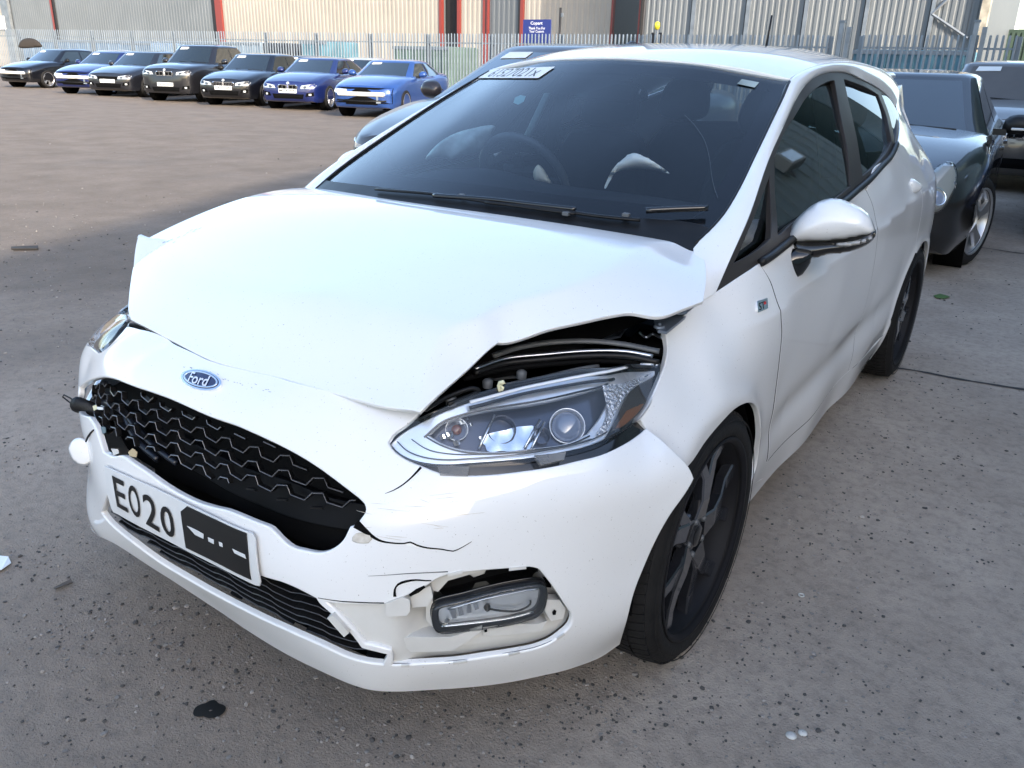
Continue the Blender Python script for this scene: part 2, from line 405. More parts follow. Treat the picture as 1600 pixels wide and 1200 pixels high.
def side_extra(y, z):
    zc = .795+.045*np.clip(y-.3, -1, 2.2); zc = np.where(y > 1.6, zc+.02*(y-1.6), zc)
    fade = np.clip((y+.1)/.5, 0, 1)*np.clip((3.1-y)/.5, 0, 1)
    d = (z-zc); v = .011*fade*np.where(d > 0, np.exp(-d/.035), np.exp(d/.10))
    d2 = z-(.415+.035*np.clip(y-.4, 0, 2)); v = v-.013*np.clip((y-.35)/.3, 0, 1)*np.clip((2.2-y)/.4, 0, 1)*np.exp(-(d2/.06)**2)
    # wheel-arch lips swell a little
    for yc in (0, 2.493):
        r_ = np.hypot(y-yc, z-.31); v = v+.010*np.exp(-((r_-.355)/.035)**2)*np.clip((.75-z)/.1, 0, 1)
    return v
_side = [
 (.800, .38, .17), (.803, .8, .17), (.801, 1.4, .17), (.792, 2.1, .17), (.79, -.4, .17), (.78, 3.0, .2),
 (.828, .4, .24), (.828, 1.0, .24), (.828, 1.6, .24), (.826, 2.1, .24), (.825, 3.0, .3),
 (.836, .45, .34), (.838, 1.0, .34), (.838, 1.6, .34), (.840, 2.15, .34), (.845, -.05, .34), (.846, 2.5, .34),
 (.845, .5, .55), (.848, 1.0, .56), (.850, 1.6, .57), (.853, 2.1, .58), (.856, 0, .6), (.853, -.2, .58), (.851, .25, .6), (.856, 2.5, .6), (.840, 2.85, .6), (.76, 3.1, .6),
 (.851, .5, .72), (.853, 1.0, .73), (.855, 1.6, .76), (.857, 2.1, .80), (.854, 2.5, .82), (.827, 2.85, .82), (.735, 3.08, .85),
 (.848, 0, .68), (.826, -.18, .675), (.842, .25, .75), (.838, .45, .82),
 (.785, -.27, .70), (.82, 0, .75), (.772, -.155, .757), (.742, -.065, .797), (.73, -.03, .822), (.762, .06, .835), (.745, .12, .862), (.81, .22, .85),
 (.775, .25, .915), (.752, .16, .90), (.80, .45, .92), (.816, 1.0, .915), (.822, 1.5, .93), (.822, 2.0, .95), (.816, 2.4, .97), (.790, 2.8, .98),
 (.775, .4, .975), (.785, .8, .985), (.79, 1.3, 1.00), (.79, 1.8, 1.04), (.778, 2.2, 1.06), (.742, 2.6, 1.07),
 (.741, .37, 1.02), (.69, .624, 1.137), (.65, .867, 1.226), (.612, 1.10, 1.305), (.598, 1.24, 1.342), (.588, 1.4, 1.364), (.582, 1.65, 1.376), (.58, 1.9, 1.372), (.585, 2.15, 1.345), (.597, 2.4, 1.30), (.61, 2.6, 1.25), (.66, 2.75, 1.15),
 (.735, 1.0, 1.12), (.735, 1.5, 1.14), (.735, 2.0, 1.15), (.69, 1.2, 1.21), (.675, 1.7, 1.23), (.67, 2.2, 1.22), (.63, 1.4, 1.30), (.63, 1.9, 1.29),
 (.60, 2.95, 1.15), (.68, 3.05, 1.0),
(.56, 3.02, 1.315), (.57, 2.9, 1.30)]
SIDE = Surf('side', _side, lam=6e-3, extra=side_extra)
class PolySurf(Surf):
    """the side glass: one clean low-order sheet through the same body side"""
    def __init__(s, src, ab):
        s.kind = 'side'; s.extra = None; s.axis = (0, 0); s.sgn = 1; s.c = np.linalg.lstsq(s.q(ab), src.f(ab), rcond=None)[0]
    @staticmethod
    def q(ab): y, z = ab[:, 0], ab[:, 1]; return np.c_[np.ones(len(ab)), y, z, y*y, z*z, y*z]
    def f(s, ab): return s.q(np.atleast_2d(np.asarray(ab, float)))@s.c
_gy, _gz = np.meshgrid(np.linspace(.5, 2.3, 14), np.linspace(1.0, 1.34, 8)); _ab = np.c_[_gy.ravel(), _gz.ravel()]; _ab = _ab[_ab[:, 1] < .98+.33*np.clip((_ab[:, 0]-.2)/.9, 0, 1)]
PANE = PolySurf(SIDE, _ab); print('pane fit', float(np.abs(PANE.f(_ab)-SIDE.f(_ab)).max()))
ROOF = Surf('top', sym([(x+.004, y, z) for x, y, z in ROOFLINE])+sym([(.3, 1.035, 1.386), (0, 1.01, 1.399), (.4, 1.05, 1.378), (0, 1.2, 1.428), (.35, 1.2, 1.413), (0, 1.6, 1.458), (.35, 1.6, 1.446),
             (0, 2.0, 1.463), (.35, 2.0, 1.452), (0, 2.5, 1.447), (.35, 2.5, 1.437), (0, 2.95, 1.405), (.35, 2.95, 1.39)]), lam=2e-3)
FACE = Surf('cyl', [
 # bottom lip
 (0, -.750, .17), (.2, -.757, .17), (.35, -.752, .17), (.45, -.733, .17), (.55, -.658, .17), (.656, -.555, .17), (.73, -.46, .17), (.79, -.31, .17),
 (-.2, -.755, .17), (-.42, -.755, .175), (-.56, -.735, .19), (-.68, -.62, .18), (-.76, -.45, .17), (-.80, -.31, .17),
 (0, -.795, .27), (.25, -.795, .27), (.4, -.782, .27), (.5, -.748, .28), (.6, -.676, .28), (.72, -.555, .28), (.79, -.44, .28), (.825, -.37, .28),
 (-.25, -.80, .27), (-.45, -.787, .27), (-.545, -.742, .25), (-.70, -.60, .27), (-.79, -.45, .28), (-.825, -.37, .28),
 (0, -.825, .43), (.26, -.828, .44), (.38, -.805, .43), (.5, -.752, .43), (.6, -.682, .43), (.70, -.592, .43), (.78, -.49, .43), (.835, -.385, .43),
 (-.26, -.83, .43), (-.40, -.79, .43), (-.50, -.735, .43), (-.60, -.672, .43), (-.70, -.59, .43), (-.78, -.49, .43), (-.835, -.36, .43),
 (0, -.812, .54), (.25, -.812, .54), (.4, -.772, .55), (.5, -.735, .55), (.6, -.672, .55), (.7, -.585, .56), (.8, -.46, .57), (.87, -.33, .57), (.90, -.257, .60), (.93, -.16, .60),
 (-.25, -.815, .54), (-.43, -.775, .55), (-.55, -.715, .55), (-.68, -.60, .56), (-.79, -.47, .57), (-.85, -.34, .57), (-.86, -.24, .60),
 (0, -.795, .665), (.2, -.783, .665), (.36, -.745, .665), (.47, -.700, .665), (.56, -.650, .665), (.70, -.545, .665), (.79, -.43, .665), (.85, -.30, .66), (.80, -.283, .695),
 (-.2, -.788, .665), (-.36, -.755, .665), (-.5, -.70, .655), (-.615, -.655, .64), (-.74, -.52, .66), (-.82, -.36, .66), (-.80, -.25, .70),
 (0, -.745, .745), (.2, -.735, .745), (.35, -.700, .745), (.47, -.645, .735), (.55, -.59, .74), (.64, -.50, .735), (.73, -.37, .73), (.775, -.27, .725),
 (-.2, -.735, .745), (-.36, -.69, .745), (-.48, -.63, .74), (-.59, -.57, .73), (-.71, -.42, .73), (-.775, -.27, .73),
 (0, -.690, .778), (.175, -.686, .780), (.36, -.655, .782), (.50, -.585, .785), (.60, -.44, .79), (.70, -.27, .795), (.75, -.13, .785), (.70, -.14, .80),
 (-.2, -.672, .775), (-.36, -.625, .770), (-.47, -.575, .765), (-.60, -.42, .78), (-.70, -.28, .80), (-.75, -.13, .80),
], lam=2.5e-4, axis=(0, .25), sc=(1, 1.3))
class FoldSurf(Surf):
    """bonnet: a gently domed top, a flank folded down towards the near lamp, a nose roll and a kicked-up far corner, meeting in creases"""
    def __init__(s):
        s.kind = 'top'; s.extra = None; s.axis = (0, 0); s.sgn = 1
        P = np.array([(.60, .16, .966), (.45, .168, .99), (.06, .10, 1.006), (-.31, .20, .99), (-.60, .26, .972), (-.718, .276, .965), (.585, -.21, .950), (.50, -.452, .905), (.40, -.40, .912), (.2, -.42, .918), (0, -.42, .916), (-.2, -.41, .908), (-.4, -.38, .895),
             (.40, -.18, .955), (.15, -.2, .958), (-.1, -.2, .955), (-.35, -.18, .945), (-.55, -.16, .935), (-.74, -.18, .928), (-.74, .065, .955), (-.60, -.40, .872), (.1, -.6, .872), (-.3, -.58, .862)])
        x, y = P[:, 0], P[:, 1]; s.c = np.linalg.lstsq(np.c_[np.ones(len(P)), x, y, x*x, x*y, y*y, y**3], P[:, 2], rcond=None)[0]
        s.fl = Surf('top', [(.62, .16, .964), (.585, -.21, .947), (.50, -.452, .903), (.75, .05, .925), (.745, -.08, .912), (.706, -.203, .898), (.599, -.365, .878), (.545, -.425, .866), (.532, -.52, .832), (.517, -.655, .780), (.46, -.58, .85), (.43, -.66, .800)], lam=1e-3)
        def nose_(x, y):
            d = np.maximum(y+.690-np.where(x < 0, .30, .06)*x*x, -.05); return .777-.03*x*x+.62*d+1.2*d*d
        s.nose = nose_
        t = np.array([-.766, -.35, .897]); s.T = t; s.a = np.array([-.640, -.335]); s.b = np.array([-.640, -.470])
        za, zb = s.base(*s.a), s.base(*s.b)-.006
        A = np.array([[1, *s.a], [1, *s.b], [1, t[0], t[1]]]); s.pl = np.linalg.solve(A, [za, zb, t[2]])
    def top(s, x, y):
        return np.c_[np.ones(np.size(x)), np.ravel(x), np.ravel(y), np.ravel(x)**2, np.ravel(x)*np.ravel(y), np.ravel(y)**2, np.ravel(y)**3]@s.c
    def base(s, x, y):
        x = np.ravel(x).astype(float); y = np.ravel(y).astype(float)
        def smin(a, b, k): h = np.clip(.5+.5*(b-a)/k, 0, 1); return b*(1-h)+a*h-k*h*(1-h)
        z = s.top(x, y)
        z = smin(z, s.nose(x, y), .05)
        z = smin(z, s.fl.f(np.c_[x, y])+.001, .004)
        return z if len(z) > 1 else float(z[0])
    def f(s, ab):
        ab = np.atleast_2d(ab); x, y = ab[:, 0], ab[:, 1]; z = np.atleast_1d(s.base(x, y))
        pl = s.pl[0]+s.pl[1]*x+s.pl[2]*y
        xc = s.a[0]+(s.b[0]-s.a[0])*(y-s.a[1])/(s.b[1]-s.a[1])
        yl = s.a[1]+(s.T[1]-s.a[1])*(x-s.a[0])/(s.T[0]-s.a[0]); w_ = np.clip((xc-x)/.006, 0, 1)*np.clip((yl+.004-y)/.008, 0, 1)
        return z*(1-w_)+np.where(w_ > 0, pl, z)*w_
HOOD = FoldSurf()
CAR = empty('white_hatchback', (0, 0, 0), 0, 'white five-door hatchback with crumpled bonnet, split front bumper and hanging headlamp', 'car')

# ---- bonnet
def hood_disp(X):
    X = X.copy()
    n = np.sin(X[:, 0]*9+1.2)*np.sin(X[:, 1]*7+.4)*.0008
    X[:, 2] += n
    X[:, 2] -= .0035*np.exp(-(((X[:, 0]-.20)/.09)**2+((X[:, 1]+.52)/.05)**2))
    return X
panel('bonnet', HOOD, [
  [(492, 290), (560, 297), (620, 305), (710, 317), (800, 330), (880, 343), (950, 355), (1020, 368), (1083, 381)],
  [(1083, 381), (1094, 392), (1101, 413), (1102, 440), (1098, 470)],
  [(1098, 470), (1070, 480), (1030, 493), (985, 487), (955, 491), (905, 502), (850, 515), (778, 534)],
  [(778, 534), (740, 567), (700, 602), (656, 642)],
  [(656, 642), (600, 633), (550, 620), (500, 607), (430, 587), (380, 576), (330, 562), (295, 545), (262, 527), (230, 510), (205, 498)],
  [(205, 498), (201, 484), (202, 462), (206, 430)],
  [(206, 430), (-.715, -.40, .84), (-.766, -.352, .89)], [(-.766, -.352, .89), (-.775, -.25, .91), (-.775, -.05, .94), (-.765, .12, .955), (-.74, .26, .963)]],
  WHITE, CAR, step=.011, thick=.009, rnd=.0022, disp=hood_disp)
# ---- front bumper: one skin with a grille mouth, a lower intake, a torn fog-lamp pocket
LIP = [(968, 1007), (940, 1026), (900, 1042), (850, 1055), (790, 1067), (720, 1075), (640, 1080), (570, 1076), (500, 1048), (430, 1012), (350, 960), (250, 895), (180, 850), (139, 828)]
MOUTH = [[(.0, 0)]]
# the skin is cut in two: nose piece over the grille down to the crack, and the lower bumper; they share the side
lower_edge = [(160, 708), (175, 716), (190, 715), (205, 725), (230, 742), (255, 760), (280, 775), (305, 787), (330, 795), (355, 801), (405, 821), (422, 828), (435, 842), (455, 858), (470, 862), (500, 867), (522, 860), (538, 846), (548, 826)]
FOG = [[(504, 939), (540, 942), (575, 943), (600, 942), (612, 936), (625, 932), (645, 925), (662, 916), (678, 905), (700, 896), (730, 892), (759, 889), (800, 886), (828, 884)],
       [(828, 884), (842, 887), (852, 897), (869, 919), (883, 940), (894, 956)], [(894, 956), (897, 968), (893, 980), (881, 992), (862, 1006), (837, 1016), (797, 1024), (750, 1031), (719, 1036), (660, 1040), (609, 1041)],
       [(610, 1040), (611, 1030), (609, 1020)], [(609, 1018), (588, 1012), (569, 1008)], [(569, 1008), (551, 986), (524, 957)]]
LOWG_TOP = [(172, 762), (220, 795), (280, 833), (340, 868), (412, 900), (440, 908), (462, 917), (480, 926), (495, 934)]
skin = [
  # rim under the near headlamp, from the tip to the wing
  [(604, 692), (609, 702), (622, 714), (640, 724), (658, 731)],
  [(658, 731), (684, 741), (733, 746), (775, 744), (824, 738), (872, 730), (905, 722), (937, 714), (970, 700), (992, 687), (1010, 672)],
  [(1010, 671), (1030, 686), (1045, 700), (1060, 714), (1075, 731), (1083, 748)],
  [(1083, 748), (1065, 778), (1047, 803), (1028, 836), (1006, 884), (988, 932), (977, 976), (968, 1007)],
  LIP,
  [(139, 828), (-.545, -.738, .19), (-.68, -.62, .18), (-.76, -.45, .17), (-.80, -.31, .17)],
  [(-.80, -.31, .17), (-.835, -.37, .35), (-.845, -.36, .45), (-.86, -.31, .53)],
  [(-.86, -.31, .53), (-.79, -.45, .53), (-.70, -.56, .53), (-.60, -.65, .52), (-.53, -.71, .535)],
  [(138, 654), (146, 666), (151, 679), (156, 695), (160, 708)],
  lower_edge,
  [(548, 826), (556, 824), (562, 829), (576, 836)],
  # the crack: a thin wedge between the two lips of the tear
  [(576, 836), (592, 846), (610, 850), (632, 851), (650, 854), (668, 858), (690, 860), (706, 861), (722, 855), (737, 847)],
  [(737, 846), (722, 852), (706, 858), (690, 857), (668, 855), (650, 851), (632, 848), (610, 847), (592, 843), (575, 831), (560, 819)],
  [(560, 819), (570, 807), (574, 797), (571, 786), (560, 775)],
  [(560, 775), (530, 752), (500, 730), (470, 711), (430, 690), (380, 667), (330, 649), (280, 627), (230, 608), (180, 590), (160, 587), (135, 594), (123, 604)],
  [(123, 604), (122, 615), (121, 627)],
  [(121, 627), (-.58, -.68, .56), (-.68, -.585, .565), (-.80, -.45, .57), (-.87, -.25, .60)],
  [(-.87, -.25, .60), (-.84, -.27, .66)],
  [(-.84, -.27, .66), (-.79, -.40, .655), (-.72, -.53, .655), (-.64, -.62, .66)],
  [(141, 543), (147, 549), (156, 552), (172, 540), (186, 525), (198, 511)],
  [(198, 511), (230, 518), (262, 532), (295, 550), (330, 566), (380, 579), (430, 590), (500, 609), (550, 622), (600, 635), (654, 645)],
  [(654, 645), (632, 663), (612, 678)],
]
LOWG = [LOWG_TOP, [(495, 934), (500, 942), (519, 959), (547, 987), (562, 1006), (566, 1012)],
        [(566, 1012), (585, 1017), (606, 1022)], [(606, 1022), (606, 1030), (601, 1038)], [(601, 1041), (575, 1038), (547, 1031), (500, 1010), (455, 990), (405, 967), (330, 928), (255, 884), (205, 848), (167, 815), (158, 802)], [(157, 800), (163, 782)]]
panel('bumper', FACE, skin, WHITE, CAR, step=.012, thick=.014, rnd=.004, holes=[LOWG, FOG])
# the small bonnet-lock wedge where nose meets lamp tip is left open, as in the photograph

# ---- wings
wing = [
  [(1041, 519), (1060, 501), (1080, 486), (1100, 470), (1117, 460)],
  [(1117, 460), (1150, 438), (1187, 413)],
  [(1187, 413), (1203, 440), (1213, 470), (1220, 500), (1221, 520), (1218, 555), (1214, 590), (1207, 643), (1200, 700), (1193, 745)],
  [(1193, 745), (1178, 757), (1166, 766)],
  [(1166, 764), (1175, 750), (1181, 734), (1186, 704), (1189, 668), (1184, 636), (1171, 628), (1149, 638), (1127, 660), (1102, 690), (1076, 727)],
  [(.858, -.25, .60), (.83, -.262, .65), (.785, -.275, .705)],
  [(996, 658), (1008, 642), (1020, 620), (1032, 594), (1042, 565), (1045, 541), (1043, 528)],
]
panel('front_wing', SIDE, wing, WHITE, CAR, step=.014, thick=.014, rnd=.003)
_a = [(.745, .12, .862), (.75, .06, .845), (.735, -.02, .822), (.742, -.065, .797), (.772, -.155, .757), (.785, -.27, .705)]
_arch0 = [(0, -.345*math.cos(R(t))+0, .31+.345*math.sin(R(t))) for t in (20, 50, 80, 110, 140, 165, 180)]
wingR = [_a, [_a[-1], (.85, -.27, .62), (.85, -.325, .43)], [(.85, y, z) for _, y, z in _arch0], [(.84, .345, .27), (.84, .455, .27)], [(.85, .455, .42), (.85, .46, .6), (.85, .42, .74), (.82, .30, .86), (.80, .20, .92)], [(.80, .20, .92), (.74, .12, .90)]]
_m = outline(SIDE, wingR, .03)
def mirrored(name, S, segs, m, parent, **k):
    o, p = panel(name, S, segs, m, parent, mirror=True, **k)
    bpy.data.objects.remove(o); p.name = name; return p
mirrored('front_wing', SIDE, wingR, WHITE, CAR, step=.03)

# ---- cant rail and screen pillar (white), roof, screen
WIN_OUT = [(1117, 460), (1143, 400), (1170, 338), (1200, 252), (1227, 192), (1250, 145), (1265, 127), (1282, 116), (1307, 111), (1330, 115), (1350, 125), (1375, 139), (1392, 155), (1402, 170)]
WIN_REAR = [(1402, 170), (1406, 190), (1405, 217), (1397, 237), (1375, 257), (1350, 278), (1325, 300), (1290, 330)]
WO = [SIDE.P(SIDE.hit(*p))[0] for p in WIN_OUT]; print('window out', np.round(WO, 3).tolist())
WR = [(.70, 2.52, 1.17), (.745, 2.38, 1.10), (.775, 2.0, 1.045), (.79, 1.6, 1.005), (.79, 1.2, .975), (.788, .8, .945), (.78, .4, .918), (.755, .14, .90)]
print('window rear', [SIDE.P(SIDE.hit(*p))[0].round(3).tolist() for p in WIN_REAR])
def loft(name, A, B, bulge, m, parent, nseg=6, back=.012, mirror=False):
    """a rounded strip between two curves of equal length, bulging by `bulge`, with a return on both edges"""
    A = np.array(A); B = np.array(B); n = len(A); T = np.gradient((A+B)/2, axis=0); T /= np.linalg.norm(T, axis=1)[:, None]
    up = np.cross(B-A, T); up /= np.linalg.norm(up, axis=1)[:, None]; up *= np.sign(up[:, 0]+up[:, 2])[:, None]
    t = np.linspace(0, 1, nseg+1); rows = [A-up*back]
    for q in t: rows.append(A+(B-A)*q+up*np.reshape(bulge, (-1, 1))*4*q*(1-q))
    rows.append(B-up*back)
    V = np.vstack(rows); F = [(r_*n+i, r_*n+i+1, (r_+1)*n+i+1, (r_+1)*n+i) for r_ in range(len(rows)-1) for i in range(n-1)]
    def mk(V, F):
        me = bpy.data.meshes.new(name); me.from_pydata([tuple(map(float, v)) for v in V], [], F); me.update()
        bm = bmesh.new(); bm.from_mesh(me); bmesh.ops.recalc_face_normals(bm, faces=bm.faces[:])
        fc = max(bm.faces, key=lambda f: f.calc_area())
        bm.to_mesh(me); bm.free(); me.shade_smooth(); me.set_sharp_from_angle(angle=R(50)); return link(name, me, m, parent)
    o = mk(V, F)
    if mirror: return o, mk(V*[-1, 1, 1], [f[::-1] for f in F])
    return o
_I = np.array([(.738, .085, .862), (.705, .14, .925)]+[tuple(p) for p in _e[::-1]]+ROOFLINE[1:]); _I[2:10, 0] += .002
_O = np.array([tuple(p) for p in WO]); _O = _O[np.argsort(_O[:, 1])]
ky = [.085, .14, .226, .35, .467, .609, .789, 1.079, 1.4, 1.9, 2.4, 2.8, 3.02]; kv = [.143, .19, .266, .39, .50, .64, .82, 1.115, 1.4, 1.86, 2.31, 2.5, 2.579]
_Is = spline(_I, .03); yy = np.interp(_Is[:, 1], ky, kv); _Os = np.c_[np.interp(yy, _O[:, 1], _O[:, 0]), yy, np.interp(yy, _O[:, 1], _O[:, 2])]
_sp = spline(_O, .01); _Os = np.c_[np.interp(yy, _sp[:, 1], _sp[:, 0]), yy, np.interp(yy, _sp[:, 1], _sp[:, 2])]
loft('cant_rail', _Is, _Os, np.interp(_Is[:, 1], [.1, .5, 1.1, 3], [.004, .008, .012, .014]), WHITE, CAR, mirror=True)
RFRONT = [(.577, 1.098, 1.349), (.45, 1.063, 1.372), (.3, 1.036, 1.388), (.15, 1.016, 1.397), (0, 1.010, 1.400)]
roofl = [[(-x, y, z) for x, y, z in RFRONT]+RFRONT[::-1][1:], [(x-.001, y, z) for x, y, z in ROOFLINE], [(.53, 3.02, 1.32), (.3, 3.07, 1.37), (0, 3.09, 1.38), (-.3, 3.07, 1.37), (-.53, 3.02, 1.32)], [(-x+.001, y, z) for x, y, z in ROOFLINE[::-1]]]
panel('roof', ROOF, roofl, WHITE, CAR, step=.035, thick=.02, rnd=.003)
wsl = [[(-x, y, z) for x, y, z in RFRONT]+RFRONT[::-1][1:], [tuple(p) for p in _e], [tuple(_e[-1]), (.62, .205, .965), (.35, .13, .972), (0, .09, .98), (-.35, .13, .972), (-.62, .205, .965), tuple(_e[-1]*[-1, 1, 1])], [tuple(p*[-1, 1, 1]) for p in _e[::-1]]]
WSR = outline(WS, wsl, .03)
wsobj = panel('windscreen', WS, None, WGLASS, CAR, step=.03, raw=WSR, off=-.003, rim=False)
def inset(poly, d):
    """shrink a closed curve by d in its own plane"""
    if area2(poly) < 0: poly = poly[::-1]
    T = np.roll(poly, -1, 0)-np.roll(poly, 1, 0); T /= np.linalg.norm(T, axis=1)[:, None]+1e-12
    return poly+np.c_[-T[:, 1], T[:, 0]]*np.reshape(d, (-1, 1))
_w = WSR if area2(WSR) > 0 else WSR[::-1]
_d = np.where(_w[:, 1] < 1.02, .075, np.where(_w[:, 1] > 1.33, .045, .045)); 
_k = np.ones(9)/9; _d = np.convolve(np.r_[_d[-4:], _d, _d[:4]], _k, 'valid')
panel('screen_frit', WS, None, FRIT, CAR, step=.03, raw=_w, holes=[inset(_w, _d)], off=-.008, rim=False)
# black moulding round the screen
for sx in (1, -1):
    A = spline([WS.inv(p)[0] for p in _e], .02); X = WS.P(A)*[sx, 1, 1]
    MB().tube(X+[sx*.003, 0, -.001], .005, 6).build('screen_moulding', BLACKP, CAR)
# camera and sensor cover behind the glass
cv = panel('sensor_cover', WS, [[(-.16, 1.02, 1.375), (.17, 1.02, 1.38)], [(.17, 1.02, 1.38), (.12, .95, 1.34), (.02, .86, 1.30), (-.06, .83, 1.285), (-.11, .85, 1.29), (-.14, .95, 1.33)]], FRIT, CAR, step=.03, off=-.012, rim=False)

# ---- doors, sill, rear quarter
beltx = [(1187, 413), (1215, 394), (1250, 367), (1290, 338), (1325, 314), (1350, 293)]
B_ = [SIDE.P(SIDE.hit(*p))[0] for p in beltx]; print('belt', np.round(B_, 3).tolist())
dB = [SIDE.P(SIDE.hit(*p))[0] for p in [(1350, 293), (1362, 307), (1366, 330)]]; print('door split', np.round(dB, 3).tolist())
QN = (.637, 2.579, 1.218)
# door edges in the (y,z) field
FD_T = [(.79, 1.41, .985), (.82, 1.455, .93), (.85, 1.47, .80), (.85, 1.49, .55), (.84, 1.50, .30)]
fdoor = [[(1189, 413), (1215, 395), (1250, 369), (1290, 340), (1325, 316), (1349, 294)], FD_T, [FD_T[-1], (.838, 1.0, .282), (.836, .49, .272)],
         [(1195, 747), (1202, 700), (1209, 643), (1216, 590), (1220, 555), (1223, 520), (1222, 500), (1215, 470), (1205, 440), (1189, 414)]]
panel('front_door', SIDE, fdoor, WHITE, CAR, step=.02, thick=.02, rnd=.003, mirror=True)
AR = lambda a, r=.345, yc=2.493: (.85, yc-r*math.cos(R(a)), .31+r*math.sin(R(a)))
FD2 = [(p[0], p[1]+.007, p[2]) for p in FD_T]
rdoor = [[FD2[0], (1366, 265), (1381, 253), (1392, 243)], [(1393, 243), (.82, 2.20, .95), (.85, 2.30, .85), (.85, 2.30, .72), AR(62, .375)], [AR(62, .375), AR(40, .375), AR(20, .375), (.84, 2.12, .36), (.84, 2.09, .30)], [(.84, 2.09, .30), (.84, 1.8, .29), FD2[-1]], FD2[::-1]]
panel('rear_door', SIDE, rdoor, WHITE, CAR, step=.02, thick=.02, rnd=.003, mirror=True)
quart = [[(1393.6, 242.6), (1399, 235), (1405, 217), (1406, 190), (1402, 170)], [QN, (.56, 3.02, 1.315)], [(.56, 3.02, 1.315), (.66, 3.07, 1.15), (.70, 3.09, 1.0), (.74, 3.12, .85), (.76, 3.13, .7), (.76, 3.12, .55), (.80, 3.0, .3)],
         [(.80, 3.0, .3), (.80, 2.90, .22), (.82, 2.85, .26)], [AR(176), AR(150), AR(120), AR(90), AR(66)], [AR(62, .368), (.85, 2.307, .72), (.85, 2.307, .85), (.82, 2.207, .95)]]
panel('rear_quarter', SIDE, quart, WHITE, CAR, step=.02, thick=.02, rnd=.003, mirror=True)
sill = [[(1164, 766), (1193, 747), (.84, .49, .266), (.838, 1.0, .276), (.838, 1.5, .294), (.84, 2.09, .294), (.84, 2.125, .36)], [(.84, 2.14, .33), AR(3, .36), (.80, 2.12, .20)],
        [(.80, 2.12, .17), (.803, 1.4, .17), (.803, .8, .17), (.80, .40, .17)], [(.80, .385, .18), (1163, 790)]]
panel('sill', SIDE, sill, WHITE, CAR, step=.02, thick=.03, rnd=.004, mirror=True)
# ---- window trim: belt moulding, door frames, B-pillar; panes behind
trimm = [[(1117, 461)]+WIN_OUT[1:], [(1402, 170), (1406, 190), (1405, 217), (1399, 236)], [(1399, 236), (1375, 260), (1350, 293), (1325, 315), (1290, 339), (1250, 368), (1215, 395), (1187, 413)], [(1187, 413), (1150, 438)]]
g_front = [[(1217, 352), (1213, 300), (1212, 244)], [(1212, 244), (1228, 205), (1254, 162), (1266, 146), (1283, 132), (1304, 124)], [(1306, 125), (1317, 187), (1325, 225), (1331, 291)], [(1331, 291), (1307, 310), (1270, 330), (1236, 352), (1218, 366)]]
g_quart = [[(1205, 272), (1208, 347), (1207, 372)], [(1207, 372), (1178, 396), (1147, 412)], [(1147, 412), (1168, 366), (1186, 322)]]
g_rear = [[(1320, 122), (1340, 129), (1360, 138), (1374, 147)], [(1374, 147), (1385, 175), (1392, 204), (1395, 221)], [(1395, 221), (1388, 236), (1375, 252), (1350, 275)], [(1350, 275), (1346, 250), (1335, 190)]]
g_small = [[(1378, 144), (1392, 157), (1400, 172)], [(1400, 172), (1403, 190), (1402, 215), (1400, 222)], [(1399, 220), (1396, 200), (1388, 170)]]
panel('window_trim', SIDE, trimm, TRIM, CAR, step=.015, thick=.016, rnd=.002, off=-.004, holes=[g_front, g_quart, g_rear, g_small], mirror=True)
for nm, gg, mm in (('front_side_window', g_front, SGLASS), ('quarter_light', g_quart, SGLASS), ('rear_side_window', g_rear, PGLASS), ('rear_quarter_light', g_small, PGLASS)):
    panel(nm, PANE, None, mm, CAR, step=.03, raw=inset(outline(SIDE, gg, .02), -.008), off=-.014, rim=False, mirror=True)
# belt weather strip, black, standing proud
bl = [(1187, 411), (1215, 392), (1250, 364), (1290, 335), (1325, 309), (1350, 288), (1375, 262), (1392, 243), (1400, 225)]
_A = spline([SIDE.hit(*p) for p in bl], .02); _X = SIDE.P(_A, .003)
for sx in (1, -1): MB().tube(_X*[sx, 1, 1], .011, 8, flat=1).build('belt_moulding', BLACKP, CAR)
# tail: tailgate, rear bumper, lamps (barely in view)
TAIL = Surf('cyl', sym([(0, 3.09, 1.385), (.3, 3.07, 1.372), (.53, 3.02, 1.325), (0, 3.13, 1.2), (.4, 3.09, 1.2), (.60, 3.02, 1.18), (0, 3.19, 1.0), (.45, 3.14, 1.0), (.70, 3.06, 1.0), (0, 3.20, .8), (.5, 3.16, .8), (.75, 3.10, .85),
   (0, 3.22, .6), (.5, 3.19, .6), (.76, 3.08, .6), (0, 3.21, .35), (.5, 3.17, .35), (.77, 3.02, .35), (0, 3.12, .2), (.5, 3.08, .2), (.78, 2.9, .2)]), axis=(0, 2.4), sgn=-1, lam=1e-4)
panel('tailgate', TAIL, [[(-.53, 3.03, 1.325), (0, 3.09, 1.385), (.53, 3.03, 1.325)], [(.53, 3.03, 1.325), (.63, 3.03, 1.1), (.62, 3.12, .8), (.60, 3.15, .62)], [(.60, 3.15, .62), (0, 3.2, .62), (-.60, 3.15, .62)], [(-.60, 3.15, .62), (-.62, 3.12, .8), (-.63, 3.03, 1.1)]], WHITE, CAR, step=.06,
      holes=[[[(-.46, 3.1, 1.30), (0, 3.1, 1.34), (.46, 3.1, 1.30)], [(.46, 3.1, 1.30), (.54, 3.1, 1.02), (0, 3.1, 1.0), (-.54, 3.1, 1.02)]]])
panel('rear_window', TAIL, [[(-.47, 3.1, 1.31), (0, 3.1, 1.35), (.47, 3.1, 1.31)], [(.47, 3.1, 1.31), (.55, 3.1, 1.01), (0, 3.1, .99), (-.55, 3.1, 1.01)]], PGLASS, CAR, step=.06, off=-.01, rim=False)
